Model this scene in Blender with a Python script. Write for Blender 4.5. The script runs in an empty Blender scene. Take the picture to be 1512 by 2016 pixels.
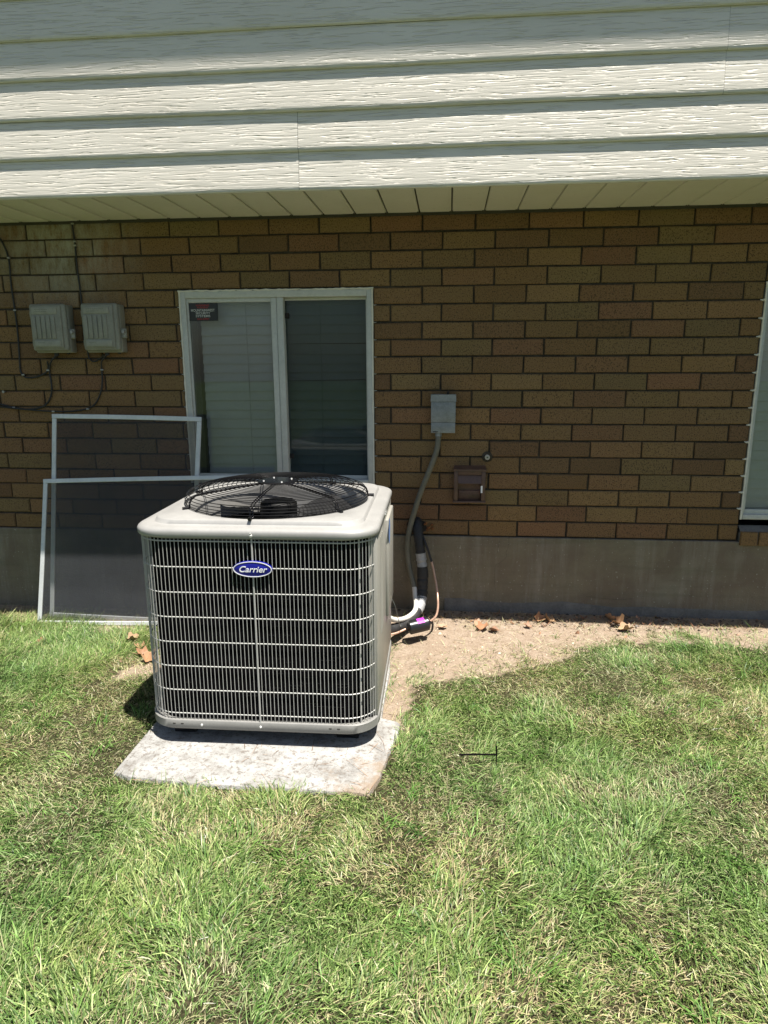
import bpy, bmesh, math, random
import numpy as np
from mathutils import Vector, Matrix

random.seed(7)
rng = np.random.default_rng(11)
C = bpy.context.scene.collection
S = bpy.context.scene

# ------------------------------------------------------------------ camera
cam_d = bpy.data.cameras.new('camera')
cam = bpy.data.objects.new('camera', cam_d)
C.objects.link(cam)
YAW, PITCH, ROLL = math.radians(5.4715), math.radians(-12.7788), math.radians(-0.2995)
fwd = Vector((-math.sin(YAW) * math.cos(PITCH), math.cos(YAW) * math.cos(PITCH), math.sin(PITCH)))
right = Vector((math.cos(YAW), math.sin(YAW), 0))
up = right.cross(fwd)
r2 = right * math.cos(ROLL) + up * math.sin(ROLL)
u2 = -right * math.sin(ROLL) + up * math.cos(ROLL)
M = Matrix((r2, u2, -fwd)).transposed().to_4x4()
M.translation = Vector((-0.4414, -4.1985, 1.6058))
cam.matrix_world = M
cam_d.sensor_fit = 'VERTICAL'
cam_d.sensor_height = 36.0
cam_d.lens = 36.0 * 1330.0 / 2016.0
cam_d.clip_start = 0.05
cam_d.clip_end = 500
S.camera = cam

# ------------------------------------------------------------------ light
SUN_TO = Vector((0.25, -0.187, 1.0)).normalized()
EL = math.asin(SUN_TO.z)
AZ = math.atan2(SUN_TO.x, SUN_TO.y)
W = bpy.data.worlds.new('World')
S.world = W
W.use_nodes = True
nt = W.node_tree
for n in list(nt.nodes):
    nt.nodes.remove(n)
sky = nt.nodes.new('ShaderNodeTexSky')
sky.sky_type = 'NISHITA'
sky.sun_disc = False
sky.sun_elevation = EL
sky.sun_rotation = AZ
bg = nt.nodes.new('ShaderNodeBackground')
bg.inputs['Strength'].default_value = 0.05
wo = nt.nodes.new('ShaderNodeOutputWorld')
nt.links.new(sky.outputs[0], bg.inputs['Color'])
nt.links.new(bg.outputs[0], wo.inputs['Surface'])
sd = bpy.data.lights.new('sun', 'SUN')
sd.energy = 5.0
sd.angle = math.radians(0.53)
sd.color = (1.0, 0.95, 0.87)
sun = bpy.data.objects.new('sun', sd)
C.objects.link(sun)
sun.rotation_euler = SUN_TO.to_track_quat('Z', 'Y').to_euler()
S.view_settings.view_transform = 'Standard'
S.view_settings.look = 'None'
S.view_settings.exposure = 1.15
S.view_settings.gamma = 1.0
S.view_settings.use_curve_mapping = False
S.render.engine = 'CYCLES'

# ------------------------------------------------------------------ materials
class NT:
    def __init__(s, name):
        s.m = bpy.data.materials.new(name)
        s.m.use_nodes = True
        s.t = s.m.node_tree
        s.b = s.t.nodes['Principled BSDF']
        s.out = s.t.nodes['Material Output']
    def n(s, typ, **kw):
        x = s.t.nodes.new(typ)
        for k, v in kw.items():
            if k in x.inputs.keys():
                x.inputs[k].default_value = v
            else:
                setattr(x, k, v)
        return x
    def l(s, a, b):
        s.t.links.new(a, b)
    def coord(s, scale=(1, 1, 1), src='Object'):
        if src == 'World':
            g = s.n('ShaderNodeNewGeometry').outputs['Position']
        else:
            g = s.n('ShaderNodeTexCoord').outputs[src]
        mp = s.n('ShaderNodeMapping')
        mp.inputs['Scale'].default_value = scale
        s.l(g, mp.inputs['Vector'])
        return mp.outputs[0]
    def noise(s, vec, scale, detail=4, rough=.6, dist=0.0):
        x = s.n('ShaderNodeTexNoise')
        x.inputs['Scale'].default_value = scale
        x.inputs['Detail'].default_value = detail
        x.inputs['Roughness'].default_value = rough
        x.inputs['Distortion'].default_value = dist
        if vec is not None:
            s.l(vec, x.inputs['Vector'])
        return x.outputs['Fac']
    def ramp(s, fac, stops):
        x = s.n('ShaderNodeValToRGB')
        el = x.color_ramp.elements
        while len(el) < len(stops):
            el.new(0.5)
        for e, (p, c) in zip(el, stops):
            e.position = p
            e.color = (*c, 1) if len(c) == 3 else c
        s.l(fac, x.inputs[0])
        return x.outputs[0]
    def mix(s, fac, a, b, mode='MIX'):
        x = s.n('ShaderNodeMix')
        x.data_type = 'RGBA'
        x.blend_type = mode
        for sock, v in ((x.inputs[0], fac), (x.inputs[6], a), (x.inputs[7], b)):
            if hasattr(v, 'is_output'):
                s.l(v, sock)
            elif isinstance(v, (int, float)):
                sock.default_value = v
            else:
                sock.default_value = (*v, 1)
        return x.outputs[2]
    def math(s, op, a, b=None):
        x = s.n('ShaderNodeMath', operation=op)
        for i, v in enumerate((a, b)):
            if v is None: continue
            if hasattr(v, 'is_output'): s.l(v, x.inputs[i])
            else: x.inputs[i].default_value = v
        return x.outputs[0]
    def bump(s, h, strength, dist):
        x = s.n('ShaderNodeBump')
        x.inputs['Strength'].default_value = strength
        x.inputs['Distance'].default_value = dist
        s.l(h, x.inputs['Height'])
        s.l(x.outputs[0], s.b.inputs['Normal'])
        return x
    def col(s, c):
        if hasattr(c, 'is_output'): s.l(c, s.b.inputs['Base Color'])
        else: s.b.inputs['Base Color'].default_value = (*c, 1)

def worn(name, c, rough=.5, metal=0.0, var=.25, scale=8, bump=0.0, spec=.5):
    t = NT(name)
    v = t.coord(src='World')
    n1 = t.noise(v, scale, 6, .65)
    n2 = t.noise(v, scale * 9, 3, .6)
    f = t.math('ADD', t.math('MULTIPLY', n1, .65), t.math('MULTIPLY', n2, .35))
    lo = tuple(x * (1 - var) for x in c)
    hi = tuple(min(1, x * (1 + var)) for x in c)
    t.col(t.ramp(f, [(.32, lo), (.68, hi)]))
    rr = t.ramp(n1, [(.3, (rough * .85,) * 3), (.7, (min(1, rough * 1.15),) * 3)])
    t.l(rr, t.b.inputs['Roughness'])
    t.b.inputs['Metallic'].default_value = metal
    t.b.inputs['Specular IOR Level'].default_value = spec
    if bump:
        t.bump(n2, .4, bump)
    return t.m

MT = {}
# bricks: tan to red-brown, wire-cut speckle, old white efflorescence high on the left
t = NT('brick'); v = t.coord(src='World')
oi = t.n('ShaderNodeObjectInfo').outputs['Random']
base = t.ramp(oi, [(0, (.175, .105, .046)), (.2, (.225, .135, .056)), (.4, (.185, .135, .060)), (.6, (.25, .152, .066)), (.8, (.205, .105, .055)), (1, (.15, .095, .045))])
h2 = t.math('FRACT', t.math('MULTIPLY', oi, 91.7))
base = t.mix(1.0, base, t.ramp(h2, [(0, (.82, .82, .82)), (1, (1.1, 1.1, 1.1))]), 'MULTIPLY')
big = t.noise(v, 2.2, 3, .5)
base = t.mix(t.ramp(big, [(.35, (0, 0, 0)), (.7, (.45, .45, .45))]), base, (.19, .108, .058))
sp = t.noise(t.coord((1, 1, .8), 'World'), 150, 3, .7)
base = t.mix(t.ramp(sp, [(.38, (.85, .85, .85)), (.48, (0, 0, 0))]), base, (.05, .033, .020))
base = t.mix(t.ramp(t.noise(v, 420, 1, .5), [(.58, (0, 0, 0)), (.7, (.35, .35, .35))]), base, (.34, .26, .17))
sep = t.n('ShaderNodeSeparateXYZ'); t.l(v, sep.inputs[0])
gx = t.math('SUBTRACT', 1.0, t.math('MINIMUM', 1.0, t.math('MULTIPLY', t.math('ABSOLUTE', t.math('ADD', sep.outputs[0], 2.85)), 1.7)))
gz = t.n('ShaderNodeMapRange'); gz.inputs[1].default_value = 1.85; gz.inputs[2].default_value = 2.25
t.l(sep.outputs[2], gz.inputs[0])
ef = t.math('MULTIPLY', t.math('MULTIPLY', gx, gz.outputs[0]), t.ramp(t.noise(t.coord((1, 1, .35), 'World'), 16, 6, .75), [(.34, (0, 0, 0)), (.60, (1, 1, 1))]))
base = t.mix(t.math('MULTIPLY', ef, .95), base, (.36, .355, .295))
t.col(base); t.b.inputs['Roughness'].default_value = .9
t.b.inputs['Specular IOR Level'].default_value = .2
hh = t.math('ADD', t.math('MULTIPLY', sp, .6), t.noise(v, 60, 4, .7))
t.bump(hh, .6, .004); MT['brick'] = t.m

MT['mortar'] = worn('mortar', (.060, .050, .037), .95, var=.6, scale=14, bump=.004, spec=.1)

# concrete foundation
t = NT('foundation_concrete'); v = t.coord(src='World')
n1 = t.noise(v, 1.7, 6, .6); n2 = t.noise(v, 30, 5, .7)
c = t.ramp(n1, [(.3, (.15, .142, .098)), (.43, (.235, .20, .14)), (.57, (.185, .145, .105)), (.72, (.265, .24, .18))])
c = t.mix(t.math('MULTIPLY', n2, .5), c, (.13, .112, .085))
c = t.mix(t.ramp(t.noise(t.coord((5, 1, .5), 'World'), 2.2, 5, .7), [(.48, (0, 0, 0)), (.7, (.5, .5, .5))]), c, (.31, .285, .235))
c = t.mix(t.ramp(t.noise(t.coord((.6, 1, 9), 'World'), 2.0, 4, .6), [(.5, (0, 0, 0)), (.72, (.45, .45, .45))]), c, (.12, .115, .075))
c = t.mix(t.ramp(t.noise(v, 75, 2, .5), [(.68, (0, 0, 0)), (.74, (.7, .7, .7))]), c, (.42, .40, .34))
t.col(c); t.b.inputs['Roughness'].default_value = .95; t.b.inputs['Specular IOR Level'].default_value = .15
t.bump(t.math('ADD', n2, t.noise(v, 140, 2, .6)), .8, .007); MT['found'] = t.m
MT['ledge'] = worn('footing_parge', (.15, .14, .125), .95, var=.35, scale=9, bump=.006, spec=.15)

# pale vinyl siding, embossed wood grain
t = NT('siding_vinyl')
oi = t.n('ShaderNodeObjectInfo').outputs['Random']
tc = t.n('ShaderNodeTexCoord').outputs['Object']
ad = t.n('ShaderNodeVectorMath', operation='ADD'); t.l(tc, ad.inputs[0])
cmb = t.n('ShaderNodeCombineXYZ'); t.l(t.math('MULTIPLY', oi, 37.0), cmb.inputs[0]); t.l(t.math('MULTIPLY', oi, 11.0), cmb.inputs[2])
t.l(cmb.outputs[0], ad.inputs[1])
mp = t.n('ShaderNodeMapping'); mp.inputs['Scale'].default_value = (5.0, 0, 105); t.l(ad.outputs[0], mp.inputs[0])
mpw = t.n('ShaderNodeMapping'); mpw.inputs['Scale'].default_value = (3.0, 0, 5.0); t.l(ad.outputs[0], mpw.inputs[0])
wv = t.n('ShaderNodeTexNoise'); wv.inputs['Scale'].default_value = 1.0; wv.inputs['Detail'].default_value = 2; t.l(mpw.outputs[0], wv.inputs[0])
sc = t.n('ShaderNodeVectorMath', operation='MULTIPLY_ADD'); t.l(wv.outputs['Color'], sc.inputs[0]); sc.inputs[1].default_value = (0, 0, 2.2); t.l(mp.outputs[0], sc.inputs[2])
g1 = t.noise(sc.outputs[0], 1.0, 2.5, .55, .35)
mp2 = t.n('ShaderNodeMapping'); mp2.inputs['Scale'].default_value = (9, 0, 130); t.l(ad.outputs[0], mp2.inputs[0])
g2 = t.noise(mp2.outputs[0], 1.0, 2, .5)
groove = t.ramp(g1, [(.38, (0, 0, 0)), (.45, (.9, .9, .9)), (.6, (1, 1, 1))])
hh = t.math('ADD', groove, t.math('MULTIPLY', g2, .35))
big = t.noise(t.coord((1, 1, 2), 'Object'), 1.3, 4, .6)
c = t.ramp(big, [(.3, (.575, .54, .47)), (.7, (.635, .60, .53))])
c = t.mix(t.ramp(t.noise(tc, 90, 2, .6), [(.7, (0, 0, 0)), (.78, (.4, .4, .4))]), c, (.4, .38, .33))
t.col(c); t.b.inputs['Roughness'].default_value = .5
t.bump(hh, .85, .0028); MT['siding'] = t.m

t = NT('soffit_vinyl'); v = t.coord(src='World')
c = t.ramp(t.noise(v, 3, 5, .6), [(.3, (.72, .70, .61)), (.7, (.78, .76, .67))])
c = t.mix(t.ramp(t.noise(t.coord((1, 1, 1), 'World'), 45, 4, .7), [(.6, (0, 0, 0)), (.75, (.35, .35, .35))]), c, (.3, .28, .2))
t.col(c); t.b.inputs['Roughness'].default_value = .42; MT['soffit'] = t.m
MT['dark_gap'] = worn('soffit_backing', (.05, .045, .035), .9)
MT['roof'] = worn('roof_shingle', (.09, .085, .08), .95, var=.4, scale=12, bump=.005)
MT['frame'] = worn('window_frame_paint', (.49, .495, .46), .5, var=.14, scale=9)
MT['caulk'] = worn('caulk', (.66, .64, .56), .7, var=.12)
MT['blind'] = worn('blind_slat', (.55, .565, .545), .55, var=.06, scale=4)
MT['blind_lifted'] = worn('brightened_blind_slat', (.76, .77, .72), .55, var=.05, scale=4)  # slat tone lifted to make up for the shade behind the right-edge glass
MT['room'] = worn('room_wall', (.25, .25, .23), .9)
MT['jamb'] = worn('window_jamb', (.42, .44, .40), .7)
MT['black_rubber'] = worn('black_cable', (.02, .02, .021), .55, var=.4, scale=30)
MT['staple'] = worn('staple_metal', (.35, .34, .32), .5, .6)
MT['nid'] = worn('utility_box_plastic', (.25, .245, .205), .62, var=.22, scale=12, bump=.001)
MT['nid_label'] = worn('box_label', (.29, .285, .235), .6, var=.2, scale=20)
MT['galv'] = worn('galvanised_steel', (.23, .245, .245), .55, .15, var=.3, scale=14)
MT['conduit'] = worn('grey_conduit', (.145, .135, .10), .6, var=.25, scale=20)
MT['foam_blk'] = worn('pipe_insulation', (.022, .022, .023), .62, var=.5, scale=40, bump=.006)
MT['tape'] = worn('silver_tape', (.36, .365, .37), .5, .2, var=.35, scale=35, bump=.01)
MT['pvc'] = worn('white_conduit', (.62, .60, .55), .45, var=.12)
MT['copper'] = worn('copper_pipe', (.56, .36, .27), .42, .55, var=.25, scale=20)
MT['drier'] = worn('black_enamel', (.013, .013, .014), .32, var=.3)
MT['pink'] = worn('magenta_sticker', (.62, .03, .60), .5, var=.08)
MT['hole'] = worn('wall_hole', (.02, .016, .012), .95)
MT['rust'] = worn('old_foam_sealant', (.20, .075, .022), .9, var=.6, scale=30, bump=.01)
MT['vent'] = worn('brown_vent_paint', (.105, .058, .040), .5, var=.4, scale=18)
MT['vent_in'] = worn('vent_flap', (.13, .062, .038), .5, var=.5, scale=12)
MT['bib'] = worn('old_plastic_cap', (.52, .50, .42), .5, var=.25, scale=30)
MT['alu'] = worn('screen_frame_aluminium', (.58, .60, .60), .42, .15, var=.14, scale=6)
MT['ac'] = worn('warm_grey_enamel', (.285, .28, .268), .40, var=.09, scale=7)
MT['ac_side'] = worn('warm_grey_panel', (.29, .28, .25), .45, var=.05, scale=5)
MT['wire'] = worn('grey_coated_wire', (.40, .395, .375), .45, var=.06)
MT['coil'] = worn('dark_coil', (.004, .004, .0045), .9, var=.5, scale=30, spec=.03)
MT['fan_black'] = worn('black_wire_gloss', (.007, .007, .008), .17, var=.2, spec=.28)
MT['fan_blade'] = worn('fan_blade', (.014, .014, .015), .4)
MT['fan_hub'] = worn('fan_motor', (.006, .006, .006), .5, spec=.2)
MT['screw'] = worn('screw_zinc', (.5, .5, .48), .42, .6)
MT['badge_blue'] = worn('badge_blue', (.006, .008, .23), .28, var=.08)
MT['white_print'] = worn('white_print', (.82, .82, .83), .4, var=.03)
MT['sticker_blk'] = worn('sticker_black', (.012, .012, .012), .4)
MT['sticker_red'] = worn('sticker_red', (.30, .02, .02), .5)
MT['sticker_grey'] = worn('sticker_grey', (.5, .5, .48), .5)
MT['decal_blue'] = worn('decal_blue', (.15, .25, .5), .4)
MT['black_wire'] = worn('black_plastic_stake', (.006, .006, .006), .95, spec=.05)

# glass and mesh
def glass(name, tint, dust, refl=1.0):
    t = NT(name)
    t.t.nodes.remove(t.b)
    tr = t.n('ShaderNodeBsdfTransparent'); tr.inputs[0].default_value = (*tint, 1)
    gl = t.n('ShaderNodeBsdfGlossy'); gl.inputs['Roughness'].default_value = .02
    fr = t.n('ShaderNodeFresnel'); fr.inputs[0].default_value = 1.5
    mx = t.n('ShaderNodeMixShader')
    t.l(t.math('MULTIPLY', fr.outputs[0], refl), mx.inputs[0]); t.l(tr.outputs[0], mx.inputs[1]); t.l(gl.outputs[0], mx.inputs[2])
    df = t.n('ShaderNodeBsdfDiffuse'); df.inputs[0].default_value = (.3, .33, .34, 1)
    m2 = t.n('ShaderNodeMixShader')
    t.l(t.math('MULTIPLY', t.noise(t.coord(src='World'), 5, 5, .7), dust), m2.inputs[0])
    t.l(mx.outputs[0], m2.inputs[1]); t.l(df.outputs[0], m2.inputs[2])
    t.l(m2.outputs[0], t.out.inputs[0])
    return t.m
MT['glass'] = glass('window_glass', (.90, .91, .90), .06)
MT['glass_dark'] = glass('darker_glass', (.58, .62, .61), .05, .55)  # passes and mirrors less than the other glass
t = NT('insect_mesh'); t.t.nodes.remove(t.b)
tr = t.n('ShaderNodeBsdfTransparent')
df = t.n('ShaderNodeBsdfDiffuse'); df.inputs[0].default_value = (.072, .076, .083, 1)
mx = t.n('ShaderNodeMixShader')
f = t.ramp(t.noise(t.coord(src='World'), 6, 4, .6), [(.3, (.37,) * 3), (.7, (.46,) * 3)])
t.l(f, mx.inputs[0]); t.l(tr.outputs[0], mx.inputs[1]); t.l(df.outputs[0], mx.inputs[2])
t.l(mx.outputs[0], t.out.inputs[0]); MT['mesh'] = t.m

# concrete pad
t = NT('pad_concrete'); v = t.coord(src='World')
c = t.ramp(t.noise(v, 9, 6, .65), [(.3, (.20, .19, .175)), (.5, (.33, .325, .31)), (.7, (.43, .425, .415))])
c = t.mix(t.ramp(t.noise(v, 42, 4, .7), [(.52, (0, 0, 0)), (.64, (.8, .8, .8))]), c, (.16, .14, .12))
c = t.mix(t.ramp(t.noise(v, 120, 2, .6), [(.62, (0, 0, 0)), (.7, (.6, .6, .6))]), c, (.13, .12, .11))
sep = t.n('ShaderNodeSeparateXYZ'); t.l(v, sep.inputs[0])
e1 = t.n('ShaderNodeMapRange'); e1.inputs[1].default_value = -1.15; e1.inputs[2].default_value = -.62; t.l(sep.outputs[0], e1.inputs[0])
e2 = t.n('ShaderNodeMapRange'); e2.inputs[1].default_value = -1.55; e2.inputs[2].default_value = -1.95; t.l(sep.outputs[1], e2.inputs[0])
dm = t.math('MULTIPLY', t.math('MULTIPLY', e1.outputs[0], e2.outputs[0]), 1.0)
dm = t.math('ADD', dm, t.math('MULTIPLY', t.math('SUBTRACT', t.noise(v, 7, 6, .75), .5), 2.2))
c = t.mix(t.ramp(dm, [(.36, (0, 0, 0)), (.75, (.85, .85, .85))]), c, (.26, .20, .145))
t.col(c); t.b.inputs['Roughness'].default_value = .9; t.b.inputs['Specular IOR Level'].default_value = .2
t.bump(t.math('ADD', t.noise(v, 60, 5, .75), t.noise(v, 300, 2, .5)), .7, .006); MT['pad'] = t.m

# ground: thatch under lawn, bare dirt by vertex mask
t = NT('ground_soil'); v = t.coord(src='World')
at = t.n('ShaderNodeAttribute'); at.attribute_name = 'dirt'
soil = t.ramp(t.noise(v, 24, 7, .75), [(.28, (.20, .145, .10)), (.43, (.35, .27, .20)), (.58, (.43, .345, .265)), (.75, (.50, .42, .33))])
soil = t.mix(t.ramp(t.noise(v, 5, 4, .6), [(.4, (0, 0, 0)), (.7, (.5, .5, .5))]), soil, (.33, .245, .175))
soil = t.mix(t.ramp(t.noise(v, 150, 3, .7), [(.62, (0, 0, 0)), (.72, (.5, .5, .5))]), soil, (.14, .10, .07))
th = t.ramp(t.noise(v, 55, 6, .75), [(.3, (.018, .018, .009)), (.5, (.055, .052, .026)), (.7, (.15, .125, .07))])
mask = t.math('ADD', at.outputs['Fac'], t.math('MULTIPLY', t.math('SUBTRACT', t.noise(v, 18, 5, .7), .5), .9))
near = t.mix(t.ramp(mask, [(.4, (0, 0, 0)), (.6, (1, 1, 1))]), th, soil)
af = t.n('ShaderNodeAttribute'); af.attribute_name = 'turf'
turf = t.ramp(t.noise(v, 9, 6, .7), [(.3, (.045, .07, .02)), (.6, (.075, .105, .035)), (.8, (.13, .13, .06))])
t.col(t.mix(af.outputs['Fac'], near, turf))
t.b.inputs['Roughness'].default_value = 1; t.b.inputs['Specular IOR Level'].default_value = .1
t.bump(t.math('ADD', t.noise(v, 40, 6, .8), t.math('MULTIPLY', t.noise(v, 220, 3, .7), .5)), 1.0, .016); MT['ground'] = t.m

def leafy(name, trans):
    t = NT(name)
    at = t.n('ShaderNodeAttribute'); at.attribute_name = 'tint'
    t.l(at.outputs['Color'], t.b.inputs['Base Color'])
    t.b.inputs['Roughness'].default_value = .48
    t.b.inputs['Specular IOR Level'].default_value = .35
    tl = t.n('ShaderNodeBsdfTranslucent'); t.l(at.outputs['Color'], tl.inputs[0])
    mx = t.n('ShaderNodeMixShader'); mx.inputs[0].default_value = trans
    t.l(t.b.outputs[0], mx.inputs[1]); t.l(tl.outputs[0], mx.inputs[2]); t.l(mx.outputs[0], t.out.inputs[0])
    return t.m
MT['grass'] = leafy('grass_blade', .24)
MT['straw'] = leafy('dry_straw', .1)
t = NT('dry_leaf'); v = t.coord(src='World')
oi = t.n('ShaderNodeObjectInfo').outputs['Random']
c = t.ramp(oi, [(0, (.30, .14, .07)), (.4, (.40, .22, .11)), (.7, (.46, .31, .17)), (1, (.24, .11, .07))])
c = t.mix(t.math('MULTIPLY', t.noise(v, 70, 4, .7), .7), c, (.16, .08, .05)); t.col(c)
t.b.inputs['Roughness'].default_value = .6; MT['leaf'] = t.m

# ------------------------------------------------------------------ mesh helpers
class MB:
    def __init__(s): s.v = []; s.f = []
    def add(s, v, f):
        o = len(s.v); s.v += [tuple(p) for p in v]; s.f += [tuple(i + o for i in q) for q in f]; return s
    def box(s, x0, x1, y0, y1, z0, z1):
        v = [(x0, y0, z0), (x1, y0, z0), (x1, y1, z0), (x0, y1, z0), (x0, y0, z1), (x1, y0, z1), (x1, y1, z1), (x0, y1, z1)]
        return s.add(v, [(0, 3, 2, 1), (4, 5, 6, 7), (0, 1, 5, 4), (1, 2, 6, 5), (2, 3, 7, 6), (3, 0, 4, 7)])
    def cbox(s, x0, x1, y0, y1, z0, z1, c=.004, seg=2):
        bm = bmesh.new()
        vs = [bm.verts.new(p) for p in ((x0, y0, z0), (x1, y0, z0), (x1, y1, z0), (x0, y1, z0), (x0, y0, z1), (x1, y0, z1), (x1, y1, z1), (x0, y1, z1))]
        for q in ((0, 3, 2, 1), (4, 5, 6, 7), (0, 1, 5, 4), (1, 2, 6, 5), (2, 3, 7, 6), (3, 0, 4, 7)):
            bm.faces.new([vs[i] for i in q])
        bmesh.ops.bevel(bm, geom=bm.edges[:], offset=c, segments=seg, affect='EDGES', profile=.5)
        bm.verts.index_update()
        s.add([tuple(v.co) for v in bm.verts], [[v.index for v in f.verts] for f in bm.faces]); bm.free(); return s
    def tube(s, pts, r, n=8, closed=False, caps=True):
        P = [Vector(p) for p in pts]; N = len(P); rs = r if isinstance(r, (list, tuple)) else [r] * N
        up = None; rings = []
        for i, p in enumerate(P):
            a = P[(i - 1) % N] if (closed or i > 0) else p
            b = P[(i + 1) % N] if (closed or i < N - 1) else p
            d = (b - a).normalized()
            if up is None:
                up = Vector((0, 0, 1)) if abs(d.z) < .9 else Vector((1, 0, 0))
            up = (up - d * up.dot(d)).normalized(); w = d.cross(up)
            rings.append([p + (up * math.cos(2 * math.pi * k / n) + w * math.sin(2 * math.pi * k / n)) * rs[i] for k in range(n)])
        v = [q for g in rings for q in g]; f = []
        for i in range(N if closed else N - 1):
            j = (i + 1) % N
            for k in range(n):
                f.append((i * n + k, i * n + (k + 1) % n, j * n + (k + 1) % n, j * n + k))
        if caps and not closed:
            f.append(tuple(range(n))[::-1]); f.append(tuple((N - 1) * n + k for k in range(n)))
        return s.add(v, f)
    def loops(s, L, closed=True):
        n = len(L[0]); v = [p for l in L for p in l]; f = []
        for i in range(len(L) - 1):
            for k in range(n if closed else n - 1):
                f.append((i * n + k, i * n + (k + 1) % n, (i + 1) * n + (k + 1) % n, (i + 1) * n + k))
        return s.add(v, f)
    def poly_prism(s, pts2, y0, y1):
        n = len(pts2)
        v = [(x, y0, z) for x, z in pts2] + [(x, y1, z) for x, z in pts2]
        f = [tuple(range(n)), tuple(range(2 * n - 1, n - 1, -1))] + [(i, n + i, n + (i + 1) % n, (i + 1) % n) for i in range(n)]
        return s.add(v, f)

ORG = {}
def mesh_of(name, mb, mat, org=(0, 0, 0), smooth=None):
    me = bpy.data.meshes.new(name)
    ox, oy, oz = org
    me.from_pydata([(x - ox, y - oy, z - oz) for x, y, z in mb.v], [], mb.f)
    bm = bmesh.new(); bm.from_mesh(me); bmesh.ops.recalc_face_normals(bm, faces=bm.faces[:]); bm.to_mesh(me); bm.free()
    if mat: me.materials.append(mat)
    if smooth:
        me.shade_smooth(); me.set_sharp_from_angle(angle=math.radians(smooth))
    return me
def obj(name, mb, mat, parent=None, smooth=35, label=None, local=False):
    org = (0, 0, 0) if (parent is None or local) else ORG[parent.name]
    o = bpy.data.objects.new(name, mesh_of(name, mb, mat, org, smooth))
    C.objects.link(o)
    if parent is not None:
        o.parent = parent; ORG[o.name] = org
    else: ORG[o.name] = (0, 0, 0)
    if label: o['label'] = label
    return o
def thing(name, label, cat, loc=(0, 0, 0), rz=0.0, group=None):
    o = bpy.data.objects.new(name, None); C.objects.link(o)
    o.location = loc; o.rotation_euler = (0, 0, rz); o.empty_display_size = .1
    ORG[o.name] = tuple(loc); tag(o, label, cat, group); return o
def tag(o, label=None, cat=None, group=None, kind=None):
    if label: o['label'] = label
    if cat: o['category'] = cat
    if group: o['group'] = group
    if kind: o['kind'] = kind
    return o
def smooth_path(pts, k=6):
    P = [Vector(p) for p in pts]; out = []
    for i in range(len(P) - 1):
        p0 = P[max(i - 1, 0)]; p1 = P[i]; p2 = P[i + 1]; p3 = P[min(i + 2, len(P) - 1)]
        for j in range(k):
            t = j / k
            out.append(.5 * ((2 * p1) + (-p0 + p2) * t + (2 * p0 - 5 * p1 + 4 * p2 - p3) * t * t + (-p0 + 3 * p1 - 3 * p2 + p3) * t ** 3))
    out.append(P[-1]); return out
def text_mb(body, size, shear=0.0, bold=0.0, depth=.0004, squash=1.0):
    cu = bpy.data.curves.new('lettering', 'FONT'); cu.body = body; cu.size = size; cu.shear = shear
    cu.offset = bold; cu.extrude = depth; cu.align_x = 'CENTER'; cu.align_y = 'CENTER'; cu.resolution_u = 4
    to = bpy.data.objects.new('lettering', cu); C.objects.link(to)
    bpy.context.view_layer.update()
    me = bpy.data.meshes.new_from_object(to.evaluated_get(bpy.context.evaluated_depsgraph_get()))
    mb = MB().add([(v.co.x * squash, -v.co.z, v.co.y) for v in me.vertices], [tuple(p.vertices) for p in me.polygons])
    bpy.data.objects.remove(to); bpy.data.curves.remove(cu); bpy.data.meshes.remove(me)
    return mb
def shift(mb, dx, dy, dz):
    mb.v = [(x + dx, y + dy, z + dz) for x, y, z in mb.v]; return mb

# ------------------------------------------------------------------ 2-d noise for the ground and the lawn
class N2:
    def __init__(s, seed): s.g = np.random.default_rng(seed).random((256, 256))
    def one(s, x, y):
        xi = np.floor(x).astype(int); yi = np.floor(y).astype(int); fx = x - xi; fy = y - yi
        fx = fx * fx * (3 - 2 * fx); fy = fy * fy * (3 - 2 * fy); g = s.g
        a = g[xi % 256, yi % 256]; b = g[(xi + 1) % 256, yi % 256]; c = g[xi % 256, (yi + 1) % 256]; d = g[(xi + 1) % 256, (yi + 1) % 256]
        return (a * (1 - fx) + b * fx) * (1 - fy) + (c * (1 - fx) + d * fx) * fy
    def __call__(s, x, y, f, o=3):
        t = 0; w = 0; a = 1
        for k in range(o):
            t = t + a * s.one(x * f * 2 ** k + 17.3 * k, y * f * 2 ** k + 5.1 * k); w += a; a *= .5
        return t / w
NA, NB, NC, ND, NE = (N2(i) for i in (1, 2, 3, 4, 5))
BX = [-9, -.66, -.62, -.5, -.38, -.11, .18, .5, .74, 1.1, 1.33, 2.5, 9]
BY = [-1.3, -1.2, -1.05, -1.06, -.99, -.86, -.72, -.5, -.42, -.40, -.52, -.45, -.4]
def dirt_field(x, y):          # >0 inside bare dirt, in metres
    bound = np.interp(x, BX, BY)
    r = np.where(x > -.7, y - bound, -9)
    r = np.maximum(r, np.minimum(np.minimum(x + 2.15, -.62 - x), y + 1.15))     # under and behind the unit
    r = np.maximum(r, np.minimum(np.minimum(x + .8, -.60 - x), y + 1.6))       # strip beside the pad
    r = np.maximum(r, np.minimum(np.minimum(x + 2.75, 0 * x + 9), y + .42))   # straw strip at the wall
    r = np.maximum(r, y + .12)
    return r
def height(x, y):
    n = (NA(x, y, 1.3, 3) - .5) * .05 + (NB(x, y, 6, 2) - .5) * .018
    fade = np.clip((np.abs(y) - .05) / .6, 0.15, 1)
    padd = np.maximum(np.maximum(-1.75 - x, x + .645), np.maximum(-1.955 - y, y + .5))
    return n * fade * np.clip(padd / .10, 0, 1) - .018 * (1 - np.clip(padd / .10, 0, 1)) - .055 * np.clip((-1.7 - x) / .5, 0, 1) * np.clip((y + 1.1) / .6, 0, 1)

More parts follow.
